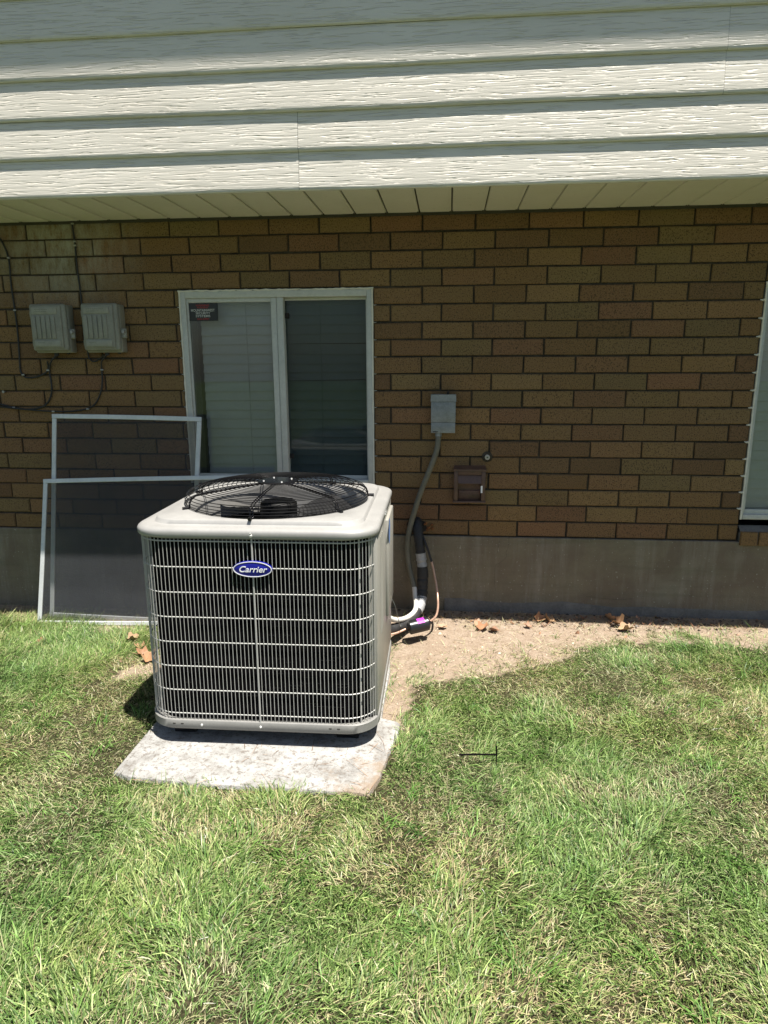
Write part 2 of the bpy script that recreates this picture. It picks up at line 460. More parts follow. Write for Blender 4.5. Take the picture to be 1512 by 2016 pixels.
# ------------------------------------------------------------------ ground
xs = np.unique(np.concatenate([np.linspace(-45, -6, 12), np.linspace(-6, 5, 276), np.linspace(5, 45, 12)]))
ys = np.unique(np.concatenate([np.linspace(-45, -6.4, 12), np.linspace(-6.4, .3, 168), np.linspace(.3, 40, 8)]))
X, Y = np.meshgrid(xs, ys, indexing='ij'); Z = height(X, Y)
nx, ny = X.shape
me = bpy.data.meshes.new('ground')
idx = np.arange(nx * ny).reshape(nx, ny)
q = np.stack([idx[:-1, :-1], idx[1:, :-1], idx[1:, 1:], idx[:-1, 1:]], -1).reshape(-1, 4)
me.from_pydata(np.stack([X, Y, Z], -1).reshape(-1, 3).tolist(), [], q.tolist())
a = me.attributes.new('dirt', 'FLOAT', 'POINT')
a.data.foreach_set('value', np.clip(.5 + dirt_field(X, Y).reshape(-1) * 5, 0, 1).astype(np.float32))
a = me.attributes.new('turf', 'FLOAT', 'POINT')
far = np.maximum(np.maximum(-4.6 - X, X - 3.4), np.maximum(-4.2 - Y, Y - .3))
a.data.foreach_set('value', np.clip(far.reshape(-1) / .8, 0, 1).astype(np.float32))
me.shade_smooth(); me.materials.append(MT['ground'])
ground = bpy.data.objects.new('ground', me); C.objects.link(ground); tag(ground, kind='structure')

# ------------------------------------------------------------------ house
BK, CH, ZT = .3048, .10146, 2.43
house = thing('house', 'tan brick house wall under an overhanging upper storey clad in pale lap siding', 'house')
W1 = (-2.105, -.900, ZT - 16 * CH, ZT - 4 * CH)
W2 = (1.333, 2.56, .478, ZT - 4 * CH)
X0, X1 = -7.0, 6.0
wb = MB()
def wall_boxes(mb, x0, x1, z0, z1, y0, y1, holes):
    zs = sorted({z0, z1, *[h[2] for h in holes if z0 < h[2] < z1], *[h[3] for h in holes if z0 < h[3] < z1]})
    for a, b in zip(zs, zs[1:]):
        cur = x0
        for h in sorted(holes):
            if h[2] < b - 1e-6 and h[3] > a + 1e-6:
                mb.box(cur, h[0], y0, y1, a, b); cur = h[1]
        mb.box(cur, x1, y0, y1, a, b)
zb = ZT - 19 * CH
wall_boxes(wb, X0, X1, zb, ZT + .05, .012, .11, [W1, (W2[0], W2[1], zb, W2[3])])
brick_wall = obj('brick_wall', wb, MT['mortar'], house, None)

def brick_mesh(L, H, seed):
    r = random.Random(seed); c = .0035
    j = lambda s: r.uniform(-s, s)
    mb = MB()
    o = [(-L / 2, -H / 2), (L / 2, -H / 2), (L / 2, H / 2), (-L / 2, H / 2)]
    c *= r.uniform(.7, 1.9)
    o = [(x + j(.0019), z + j(.0019)) for x, z in o]
    i = [(x - math.copysign(c, x) + j(.0008), z - math.copysign(c, z) + j(.0008)) for x, z in o]
    v = [(x, .03, z) for x, z in o] + [(x, c, z) for x, z in o] + [(x, j(.0006), z) for x, z in i]
    f = [(8, 9, 10, 11)]
    for k in range(4):
        m = (k + 1) % 4
        f += [(k, m, 4 + m, 4 + k), (4 + k, 4 + m, 8 + m, 8 + k)]
    return mesh_of('brick', mb.add(v, f), MT['brick'])
JT = .0095
FULL = [brick_mesh(BK - JT, CH - JT, s) for s in range(14)]
rest = MB(); cand = []
for k in range(19):
    z0, z1 = ZT - (k + 1) * CH, ZT - k * CH; zc = (z0 + z1) / 2
    off = 0 if k % 2 == 0 else .38
    for n in range(-24, 21):
        a, b = (n + off) * BK, (n + 1 + off) * BK
        spans = [(max(a, X0), min(b, X1))]
        for h in (W1, W2):
            if h[2] < zc < h[3]:
                ns = []
                for p, q_ in spans:
                    if q_ <= h[0] or p >= h[1]: ns.append((p, q_)); continue
                    if p < h[0]: ns.append((p, h[0] + JT * .45))
                    if q_ > h[1]: ns.append((h[1] - JT * .45, q_))
                spans = ns
        for p, q_ in spans:
            if q_ - p < .03: continue
            cand.append((p, q_, zc))
for p, q_, zc in cand:
    xc, L = (p + q_) / 2, q_ - p - JT
    dy = random.gauss(0, .0010)
    if -3.70 < xc < 1.75:
        me = random.choice(FULL) if abs(L - (BK - JT)) < .002 else brick_mesh(L, CH - JT, random.random())
        o = bpy.data.objects.new('brick', me); C.objects.link(o); o.parent = brick_wall
        o.location = (xc, dy, zc + random.gauss(0, .0008))
        o.rotation_euler = (0, random.gauss(0, .0022), random.gauss(0, .0025))
    else:
        rest.box(xc - L / 2, xc + L / 2, dy, dy + .03, zc - (CH - JT) / 2, zc + (CH - JT) / 2)
ro = obj('brick', rest, MT['brick'], brick_wall, None); tag(ro, kind='stuff')

fb = MB().cbox(X0, X1, -.010, .20, -.25, zb - .003, .004, 1)
found = obj('foundation', fb, MT['found'], house)
lg = MB(); n = 60
L0, L1, L2 = [], [], []
for i in range(n + 1):
    x = -.45 + i * (X1 + .45) / n
    h = .066 + (NC(np.array(x), np.array(3.3), 3, 3) - .5) * .05 - .008 * x
    d = -.026 - NC(np.array(x), np.array(8.3), 5, 2) * .012
    d = d * .35 - .008; L0.append((x, d - .006, -.1)); L1.append((x, d, float(h) - .012)); L2.append((x, -.0095, float(h) + .004))
lg.loops([L0, L1, L2], closed=False)
obj('foundation_ledge', lg, MT['ledge'], found)
# hairline crack in the concrete
cr = MB()
for pts in ([(-.045, .505), (-.05, .44), (-.062, .40), (-.058, .37), (-.10, .33), (-.125, .31), (-.128, .20), (-.12, .14)], [(-.11, .47), (-.115, .40)], [(.45, .12), (.62, .105), (.74, .112)]):
    cr.tube(smooth_path([(x + random.uniform(-.004, .004), -.0092, z) for x, z in pts], 4), .0013, 4)
obj('crack', cr, MT['hole'], found)

# siding panels: two laps each, bottom edges curled under
ZS, EX, YF = 2.424, .1806, -.602
siding = obj('siding', MB().box(X0, X1, -.585, -.45, ZS + .02, 5.75), MT['dark_gap'], house, None)
def siding_panel(x0, x1, z0):
    prof = []
    for l in range(2):
        b = z0 + l * EX
        prof += [(YF + .004, b), (YF - .007, b - .001), (YF - .0125, b + .004), (YF - .0150, b + .012), (YF - .0148, b + .02)]
        prof += [(YF - .0148 + (.0148) * tt, b + .02 + (EX - .02) * tt) for tt in (.33, .66, 1.0)]
    mb = MB(); m = 10
    Ls = []
    for i in range(m + 1):
        x = x0 + (x1 - x0) * i / m
        wv = .0012 * math.sin(x * 2.1 + z0 * 7) + .0008 * math.sin(x * 5.3 + z0)
        Ls.append([(x, y + wv * .6, z + wv) for y, z in prof])
    mb.loops(Ls, closed=False)
    # cut end thickness
    return mb
row = 0; z = ZS
seams = {0: [-4.86, -1.200, 2.46], 1: [-2.88, .792, 4.4], 2: [-4.2, -.55 - 3.66 + 7.32, 5.0]}
while z < 5.6:
    ss = seams.get(row, [X0 + 1.2 + (row * 1.37) % 2.4, X0 + 4.9 + (row * 1.37) % 2.4, X0 + 8.5 + (row * 1.37) % 2.4])
    ed = [X0, *sorted(ss), X1]
    for i, (a_, b_) in enumerate(zip(ed, ed[1:])):
        mb = siding_panel(a_, b_ - .0012, z)
        mb.v = [(x, y - (.0012 if i % 2 else 0), zz) for x, y, zz in mb.v]
        obj('siding_panel', mb, MT['siding'], siding, 30)
    z += 2 * EX; row += 1
# soffit under the overhang
soffit = obj('soffit', MB().box(X0, X1, -.585, .012, 2.442, 2.47), MT['dark_gap'], house, None)
x = -.816 - .187 * 33
while x < X1:
    mb = MB(); g = .0035; w = .187
    prof = [(x + g, 2.440), (x + g + .002, 2.4325), (x + g + .006, 2.4305), (x + w * .5, 2.4300 + random.uniform(-.0008, .0008)), (x + w - .014, 2.4305), (x + w - .011, 2.4335), (x + w - .006, 2.4335), (x + w - g, 2.4305), (x + w - g, 2.440)]
    Ls = []
    for y in (-.600, -.45, -.3, -.15, -.006):
        dz = random.uniform(-.0006, .0006)
        Ls.append([(px, y, pz + dz) for px, pz in prof])
    obj('soffit_panel', mb.loops(Ls, closed=False), MT['soffit'], soffit, 30); x += w
obj('soffit_trim', MB().box(X0, X1, -.010, -.004, 2.414, 2.434), MT['dark_gap'], soffit, None)
# upper eave and roof, out of frame, throws the shade on the top laps
obj('eave', MB().box(X0 - .3, X1 + .3, -1.08, -.58, 5.66, 5.69).box(X0 - .3, X1 + .3, -1.106, -1.08, 5.63, 5.82), MT['soffit'], house, None)
rf = MB()
rf.add([(X0 - .4, -1.12, 5.83), (X1 + .4, -1.12, 5.83), (X1 + .4, 3.2, 7.4), (X0 - .4, 3.2, 7.4), (X0 - .4, 7.6, 5.83), (X1 + .4, 7.6, 5.83)], [(0, 1, 2, 3), (3, 2, 5, 4)])
rf.add([(X0 - .4, -1.12, 5.78), (X1 + .4, -1.12, 5.78), (X1 + .4, 3.2, 7.35), (X0 - .4, 3.2, 7.35), (X0 - .4, 7.6, 5.78), (X1 + .4, 7.6, 5.78)], [(3, 2, 1, 0), (4, 5, 2, 3)])
obj('roof', rf, MT['roof'], house, None)
obj('side_wall', MB().box(X0, X0 + .1, .11, 7, -.2, 5.7).box(X1 - .1, X1, .11, 7, -.2, 5.7).box(X0, X1, 7, 7.1, -.2, 5.7), MT['mortar'], house, None)

# windows
def window(w, stile, label, sill_z, sw=.036, tooth=1.0):
    x0, x1, z0, z1 = w
    # frame is the part; jamb room etc hang below it
    fr = MB()
    xl, xr, zt, zbm = x0 + .008, x1 - .006, z1 - .012, sill_z
    fr.cbox(xl, xl + sw, -.004, .085, zbm, zt, .003)
    fr.cbox(xr - sw, xr, -.004, .085, zbm, zt, .003)
    fr.cbox(xl + sw + .0002, xr - sw - .0002, -.006, .085, zt - .040, zt, .003)
    fr.cbox(xl + sw + .0002, xr - sw - .0002, -.006, .085, zbm, zbm + .030, .003)
    win = obj('window', fr, MT['frame'], house, label=label)
    gi0, gi1, gz0, gz1 = xl + sw + .0004, xr - sw - .0004, zbm + .0302, zt - .0402
    s = MB()
    s.cbox(gi0, gi0 + .012, .008, .034, gz0, gz1, .002); s.cbox(gi0 + .0122, stile - .042, .008, .034, gz1 - .024, gz1, .002)
    s.cbox(gi0 + .0122, stile - .042, .008, .034, gz0, gz0 + .03, .002); s.cbox(stile - .0418, stile - .006, .004, .036, gz0, gz1, .003)
    obj('sash', s, MT['frame'], win)
    s = MB()
    s.cbox(stile - .004, stile + .036, -.001, .062, gz0, gz1, .004); s.cbox(stile + .0362, gi1, .040, .062, gz1 - .016, gz1, .002)
    s.cbox(gi1 - .010, gi1, .040, .062, gz0, gz1 - .0162, .002); s.cbox(stile + .0362, gi1 - .0102, .040, .062, gz0, gz0 + .022, .002)
    obj('sash', s, MT['frame'], win)
    obj('pane', MB().box(gi0 + .010, stile - .040, .020, .023, gz0 + .02, gz1 - .02), MT['glass'], win, None)
    obj('pane', MB().box(stile + .034, gi1 - .008, .050, .053, gz0 + .02, gz1 - .012), MT['glass_dark'], win, None, label='darker right-hand pane set further back')
    lt = MB()
    for zz in (gz1 - .105, gz0 + .145):
        lt.cbox(stile + .0365, stile + .062, .036, .0495, zz - .016, zz + .016, .003)
    obj('latch', lt, MT['hole'], win)
    jb = MB()
    jb.box(x0 - .02, x0, .112, .30, z0, z1).box(x1, x1 + .02, .112, .30, z0, z1).box(x0, x1, .112, .30, z1, z1 + .02).box(x0, x1, .112, .30, z0 - .02, z0)
    obj('jamb', jb, MT['jamb'], win, None)
    rm = MB().box(x0 - .5, x1 + .5, 1.8, 1.83, -.1, 2.4).box(x0 - .5, x0 - .48, .30, 1.8, -.1, 2.4).box(x1 + .48, x1 + .5, .30, 1.8, -.1, 2.4).box(x0 - .48, x1 + .48, .30, 1.8, 2.38, 2.4).box(x0 - .48, x1 + .48, .30, 1.8, -.1, -.08)
    wall_boxes(rm, x0 - .48, x1 + .48, -.08, 2.38, .302, .312, [(x0, x1, z0, z1)])
    obj('room', rm, MT['room'], win, None)
    ck = MB(); r = random.Random(5)
    for sx, xx in ((1, x0), (-1, x1)):
        pts = [(xx + sx * .007, -.004 + r.uniform(-.002, .001), z) for z in np.linspace(zbm, zt, 40)]
        ck.tube(pts, [.005 + r.uniform(-.0012, .0015) for _ in pts], 6)
        for k in range(4, 19):
            z = ZT - (k + 1) * CH
            if zbm < z < zt:
                ck.tube([(xx + sx * .006, .001, z), (xx - sx * .006, .004, z - r.uniform(0, .003)), (xx - sx * .016, .009, z + r.uniform(-.002, .002))], [.0085 * tooth, .006 * tooth, .003 * tooth], 6)
    pts = [(xx, -.004 + r.uniform(-.002, .002), zt + .004 + r.uniform(-.002, .002)) for xx in np.linspace(x0, x1, 60)]
    ck.tube(pts, [.005 + r.uniform(-.002, .002) for _ in pts], 6)
    obj('caulk', ck, MT['caulk'], win)
    return win
win1 = window(W1, -1.489, 'two-pane sliding window behind the condenser unit', .825, tooth=.3)
win2 = window(W2, 1.98, 'window cut off by the right edge of the photo', .640, .011)
# rowlock brick sills
for (x0, x1, z0, z1, y) in ((W2[0] + .012, W2[1] - .012, .482, .566, -.030), (W1[0] + .012, W1[1] - .012, .735, .800, -.0)):
    if y == 0: continue
    sl = obj('sill', MB().box(x0, x1, -.012, .10, z0 + .006, z1 - .006).add([(x0, -.012, z1 - .004), (x1, -.012, z1 - .004), (x1, .03, z1 + .03), (x0, .03, z1 + .03)], [(0, 1, 2, 3)]), MT['ledge'], house, None)
    x = x0; mm = brick_mesh(.098, z1 - z0, 3)
    while x + .098 < x1:
        o = bpy.data.objects.new('brick', mm); C.objects.link(o); o.parent = sl; o.location = (x + .049, y + random.gauss(0, .001), (z0 + z1) / 2); x += .108

def blind(x0, x1, z0, z1, y, label, mt='blind'):
    b = thing('window_blind', label, 'window blind', (x0, y, z0))
    obj('headrail', MB().cbox(x0, x1, y - .02, y + .02, z1 - .03, z1, .003), MT['blind'], b)
    p = .0586; n = int((z1 - z0 - .03) / p)
    for i in range(n):
        zc = z1 - .06 - i * p
        dz = random.gauss(0, .0012); tl = random.gauss(0, .0008)
        prof = [(y - .012 + .003 * math.cos(u * 3.1) + u * .016, zc + (.5 - 0) * 0 + u * .062) for u in (-.5, -.25, 0, .25, .5)]
        Ls = []
        for j in range(9):
            x = x0 + .004 + (x1 - x0 - .008) * j / 8
            Ls.append([(x, yy, zz + dz + tl * j) for yy, zz in prof])
        obj('slat', MB().loops(Ls, closed=False), MT[mt], b, 40)
    cd = MB()
    for u in (.28, .72) if x1 - x0 < 1.3 else (.2, .5, .8):
        xx = x0 + (x1 - x0) * u
        cd.tube([(xx, y - .022, z0 + .02), (xx + .002, y - .022, (z0 + z1) / 2), (xx, y - .022, z1 - .02)], .0016, 4)
    obj('cord', cd, MT['jamb'], b)
    obj('bottom_rail', MB().cbox(x0 + .003, x1 - .003, y - .016, y + .012, z0, z0 + .022, .004), MT['blind'], b)
blind(-2.018, -.945, .862, 1.965, .125, 'closed pale slatted blind inside the window behind the condenser')
blind(1.345, 2.54, .68, 1.965, .092, 'closed pale slatted blind inside the window at the right edge', 'blind_lifted')

# ------------------------------------------------------------------ condenser pad and unit
pd = MB()
outl = [(-1.755, -1.905), (-1.60, -1.942), (-1.2, -1.955), (-.80, -1.952), (-.71, -1.935), (-.665, -1.68), (-.638, -1.445), (-.72, -1.405), (-.78, -.60), (-1.2, -.60), (-1.70, -.60), (-1.742, -1.2)]
pp = smooth_path([(x, y, 0) for x, y in outl + outl[:1]], 5)[:-1]
pp = [(p.x + random.uniform(-.004, .004), p.y + random.uniform(-.004, .004)) for p in pp]
cx_, cy_ = -1.19, -1.25
ring = lambda s, z: [(cx_ + (x - cx_) * s, cy_ + (y - cy_) * s, z) for x, y in pp]
pd.loops([ring(1, -.08), ring(1, -.008), ring(.994, -.001), ring(.98, .002), ring(.5, .003), ring(.02, .003)])
pd.f.append(tuple(range(len(pd.v) - len(pp), len(pd.v))))
pad = obj('concrete_pad', pd, MT['pad'], None, 40)
tag(pad, 'rough white concrete slab under the condenser, dirt-stained at its right corner', 'equipment pad')

HB, RB = .492, .13
AC = thing('air_conditioner', 'grey outdoor condenser unit with wire guard, round black fan grille and blue oval badge', 'air conditioner', (-1.222, -1.185, .003), math.radians(1.0))
def rsq(H, R, n=200, ang=None):
    out = []
    for k in range(n):
        a = 2 * math.pi * (k + .5) / n if ang is None else ang[k]
        c, s = math.cos(a), math.sin(a)
        t = min(H / max(abs(c), 1e-9), H / max(abs(s), 1e-9))
        x, y = c * t, s * t; e = H - R
        if abs(x) > e and abs(y) > e:
            cx, cy = math.copysign(e, x), math.copysign(e, y)
            bq = c * cx + s * cy; cc = cx * cx + cy * cy - R * R
            t = bq + math.sqrt(max(bq * bq - cc, 0))
            x, y = c * t, s * t
        out.append((x, y))
    return out
def sqloop(H, R, z): return [(x, y, z) for x, y in rsq(H, R)]
def circ(r, z, n=200): return [(r * math.cos(2 * math.pi * (k + .5) / n), r * math.sin(2 * math.pi * (k + .5) / n), z) for k in range(n)]
zo = -.003   # local z = world z - pad top
RG = .415
lid = MB()
lid.loops([sqloop(HB - .02, RB, .905 + zo), sqloop(HB + .008, RB, .917 + zo), sqloop(HB + .010, RB, .921 + zo), sqloop(HB + .011, RB, .938 + zo), sqloop(HB + .008, RB, .945 + zo), sqloop(HB + .002, RB, .951 + zo), sqloop(HB - .008, RB - .01, .9545 + zo), sqloop(HB - .030, RB - .02, .956 + zo),
           sqloop(HB - .048, RB - .03, .956 + zo), sqloop(HB - .052, RB - .03, .9575 + zo), sqloop(HB - .057, RB - .03, .972 + zo), sqloop(HB - .061, RB - .03, .9745 + zo), circ(RG + .008, .977 + zo), circ(RG + .001, .975 + zo), circ(RG - .006, .966 + zo), circ(RG - .010, .93 + zo), circ(RG - .008, .83 + zo)])
lido = obj('top_cover', lid, MT['ac'], AC, 50, local=True)
rim = MB().loops([sqloop(HB - .03, RB, .075 + zo), sqloop(HB + .002, RB, .073 + zo), sqloop(HB + .006, RB, .077 + zo), sqloop(HB + .006, RB, .112 + zo), sqloop(HB + .002, RB, .116 + zo), sqloop(HB - .004, RB, .116 + zo), sqloop(HB - .006, RB, .104 + zo), sqloop(HB - .1, RB - .03, .102 + zo)])
MT['base'] = worn('shaded_base_pan', (.20, .197, .185), .5, var=.12, scale=9)  # darker copy of the casing grey; the upright rim's shade is in it
base = obj('base_pan', rim, MT['base'], AC, 50, local=True)
for sx in (-1, 1):
    for sy in (-1, 1):
        obj('foot', MB().cbox(sx * .36 - .05, sx * .36 + .05, sy * .36 - .05, sy * .36 + .05, 0, .072, .006), MT['drier'], AC, local=True)
coil = MB().loops([sqloop(HB - .034, RB - .03, .10 + zo), sqloop(HB - .034, RB - .03, .916 + zo)])
coil.loops([sqloop(HB - .075, RB - .05, .10 + zo), sqloop(HB - .075, RB - .05, .916 + zo)])
coilo = obj('coil', coil, MT['coil'], AC, 50, local=True)
glints = MB(); r = random.Random(4)  # lighter dashes put in for light reflecting off the coil tubes
for i in range(90):
    x = r.uniform(.05, .36) if r.random() < .8 else r.uniform(-.4, .3); z = .12 + r.randint(0, 58) * .0132
    glints.box(x, x + r.uniform(.015, .06), -(HB - .034) - .0012, -(HB - .034) + .001, z, z + .0011)
tag(obj('coil_tube_glint', glints, MT['fan_blade'], coilo, None, local=True), kind='stuff')
# inner deck so that one does not look through the unit
obj('inner_floor', MB().box(-.4, .4, -.4, .4, .075, .08), MT['coil'], AC, None, local=True)
# wire guard
def perim(H, R, step):
    e = H - R; seg = []
    pts = []
    def line(a, b, n):
        for i in range(n): pts.append((a[0] + (b[0] - a[0]) * i / n, a[1] + (b[1] - a[1]) * i / n))
    def arc(cx, cy, a0, a1, n):
        for i in range(n): a = a0 + (a1 - a0) * i / n; pts.append((cx + R * math.cos(a), cy + R * math.sin(a)))
    nl = round(2 * e / step); na = round(R * math.pi / 2 / step)
    pi = math.pi
    line((H, -e), (H, e), nl); arc(e, e, 0, pi / 2, na); line((e, H), (-e, H), nl); arc(-e, e, pi / 2, pi, na)
    line((-H, e), (-H, -e), nl); arc(-e, -e, pi, 1.5 * pi, na); line((-e, -H), (e, -H), nl); arc(e, -e, 1.5 * pi, 2 * pi, na)
    return pts
wg = MB()
def onpanel(x, y): return x > HB - .02 and y > -HB + RB + .015
for (x, y) in perim(HB, RB, .0166):
    if onpanel(x, y): continue
    wg.tube([(x, y, .121 + zo), (x, y, .912 + zo)], .00135, 5)
for zz in (.900, .791, .683, .576, .467, .359, .251, .143):
    pts = [(x * .9955, y * .9955, zz + zo) for x, y in perim(HB, RB, .03) if not onpanel(x, y)]
    k0 = max(range(len(pts)), key=lambda i: math.dist(pts[i], pts[i - 1])); pts = pts[k0:] + pts[:k0]
    wg.tube(pts, .0028, 5)
guard = obj('wire_guard', wg, MT['wire'], AC, 60, local=True)
for (x, y) in ((0.003, -HB - .001), (-.455, -.415), (.425, -.447)):
    obj('guard_bar', MB().tube([(x, y, .095 + zo), (x, y, .925 + zo)], .0040, 6), MT['wire'], AC, 60, local=True)
sp = obj('service_panel', MB().cbox(HB - .035, HB + .001, -HB + RB - .045, HB - .06, .117 + zo, .904 + zo, .003), MT['ac_side'], AC, local=True)
rb = MB()
for i in range(4):
    yy = -.24 + i * .03
    rb.tube([(HB + .001, yy, .42), (HB + .001, yy, .86)], .004, 6)
obj('rib', rb, MT['ac_side'], sp, local=True)
obj('access_cover', MB().cbox(HB - .002, HB + .016, .06, .40, .38, .862, .006), MT['ac_side'], sp, local=True)
dc = MB(); n = 28
dc.loops([[(HB + .0172, .10 + .05 * math.cos(2 * math.pi * k / n) * s, .80 + .062 * math.sin(2 * math.pi * k / n) * s) for k in range(n)] for s in (1, .72)])
dc.f.append(tuple(range(n, 2 * n)))
obj('round_decal', dc, MT['decal_blue'], sp, local=True)
obj('corner_post', MB().cbox(-HB + .02, -HB + .08, HB - .06, HB - .004, .1 + zo, .91 + zo, .004), MT['ac_side'], AC, local=True)
# screws
def screw_at(mb, x, y, z, nx, ny, r=.005):
    n = Vector((nx, ny, 0)).normalized()
    p = Vector((x, y, z))
    mb.tube([p, p + n * .002, p + n * .0055, p + n * .0065], [r * 1.6, r * 1.6, r, r * .6], 8)
sc_ = MB()
for z in (.928 + zo,):
    for (x, y, nx_, ny_) in ((0.003, -HB - .010, 0, -1), (.428, -.459, .5, -.86), (-.462, -.432, -.7, -.7), (HB + .011, -.1, 1, 0), (HB + .011, -.06, 1, 0)):
        screw_at(sc_, x, y, z, nx_, ny_)
        sc_.tube([(x, y, z - .004), (x + nx_ * .003, y + ny_ * .003, z + .012)], .004, 6)
for (x, y, nx_, ny_) in ((0.004, -HB - .006, 0, -1), (.425, -.454, .5, -.86), (-.43, -.452, -.6, -.8), (-.25, -HB - .006, 0, -1), (.445, -.43, .8, -.6)):
    screw_at(sc_, x, y, .094 + zo, nx_, ny_, .004)
obj('screw', sc_, MT['screw'], AC, local=True)
sl_ = MB()
for x in (.30, .335, -.37, -.335):
    sl_.cbox(x - .006, x + .006, -HB - .0068, -HB - .0055, .096 + zo, .100 + zo, .0004, 1)
obj('slot', sl_, MT['hole'], base, local=True)
# badge
bz, bx, by = .791 + zo, .004, -HB - .006
def ell(a, b, y, n=48): return [(bx + a * math.cos(2 * math.pi * k / n), y, bz + b * math.sin(2 * math.pi * k / n)) for k in range(n)]
bd = MB().loops([ell(.080, .0335, by + .005), ell(.080, .0335, by - .003), ell(.077, .0308, by - .005), ell(.02, .008, by - .0055)])
bd.f.append(tuple(range(len(bd.v) - 48, len(bd.v))))
badge = obj('badge', bd, MT['badge_blue'], AC, 40, local=True)
br = MB().loops([ell(.0785, .0322, by - .0048), ell(.0785, .0322, by - .0066), ell(.0755, .0294, by - .0066), ell(.0755, .0294, by - .0048)])
obj('badge_border', br, MT['white_print'], badge, local=True)
tx = text_mb('Carrier', .0345, shear=.28, bold=.0004, depth=.0006, squash=1.0)
wd = max(v[0] for v in tx.v) - min(v[0] for v in tx.v)
tx.v = [(x * .113 / wd, y, z) for x, y, z in tx.v]
# small serifs at the stem ends
shift(tx, bx - .001, by - .0066, bz - .001)
obj('lettering', tx, MT['white_print'], badge, None, local=True)
# fan grille: concentric rings on a shallow dome
def gz(r):
    return .080 - .024 * (r / .395) ** 2
ZG = .978 + zo
gr = MB()
def ringtube(r, z, t=.0019, n=96):
    gr.tube([(r * math.cos(2 * math.pi * k / n), r * math.sin(2 * math.pi * k / n), z) for k in range(n)], t, 5, closed=True)
rr_ = .085
while rr_ < .392:
    ringtube(rr_, ZG + gz(rr_)); rr_ += .0205
for (r_, dz) in ((.402, .047), (.411, .036), (.416, .024), (.417, .012), (.412, .002)):
    ringtube(r_, ZG + dz)
grille = obj('fan_grille', gr, MT['fan_black'], AC, 60, local=True)
for k in range(7):
    a = math.radians(-92 + 51.43 * k); c, s = math.cos(a), math.sin(a)
    pr = [(.06, gz(.06) - .004), (.2, gz(.2) - .004), (.33, gz(.33) - .004), (.385, gz(.385) - .004), (.404, .040), (.413, .024), (.414, .006), (.424, .001)]
    mb = MB()
    for o_ in (-.006, .006):
        mb.tube([(c * r_ - s * o_, s * r_ + c * o_, ZG + z_) for r_, z_ in pr], .0028, 6)
    mb.tube([(c * .415, s * .415, ZG + .003), (c * .445, s * .445, ZG + .003)], .0075, 8)
    obj('spoke', mb, MT['fan_black'], grille, 60, local=True)
cp = MB(); n = 48
cir = lambda r, z: [(r * math.cos(2 * math.pi * k / n), r * math.sin(2 * math.pi * k / n), z) for k in range(n)]
cp.loops([cir(.092, ZG + .078), cir(.094, ZG + .081), cir(.090, ZG + .0835), cir(.07, ZG + .085), cir(.02, ZG + .0865)]); cp.f.append(tuple(range(len(cp.v) - n, len(cp.v))))
obj('cap_plate', cp, MT['fan_black'], grille, 40, local=True)
sc2 = MB()
for k in range(4):
    a = .5 + k * math.pi / 2
    sc2.tube([(.066 * math.cos(a), .066 * math.sin(a), ZG + .0845), (.066 * math.cos(a), .066 * math.sin(a), ZG + .089)], [.0055, .0035], 8)
obj('cap_screw', sc2, MT['screw'], grille, local=True)
fan = MB(); fan.loops([cir(.085, .74 + zo), cir(.085, .955 + zo), cir(.075, .965 + zo), cir(.01, .966 + zo)])
fano = obj('fan_motor', fan, MT['fan_hub'], AC, 40, local=True)
for k in range(4):
    mb = MB(); a0 = math.radians(20 + 90 * k); Ls = []
    for i in range(7):
        r_ = .07 + .325 * i / 6
        half = math.radians(33 - 8 * abs(i - 3) / 3)
        Ls.append([(r_ * math.cos(a0 + half * u + .25 * i / 6), r_ * math.sin(a0 + half * u + .25 * i / 6), .885 + zo + .05 * u * (.4 + .6 * r_ / .4)) for u in (-1, -.5, 0, .5, 1)])
    obj('fan_blade', mb.loops(Ls, closed=False), MT['fan_blade'], AC, 60, local=True)

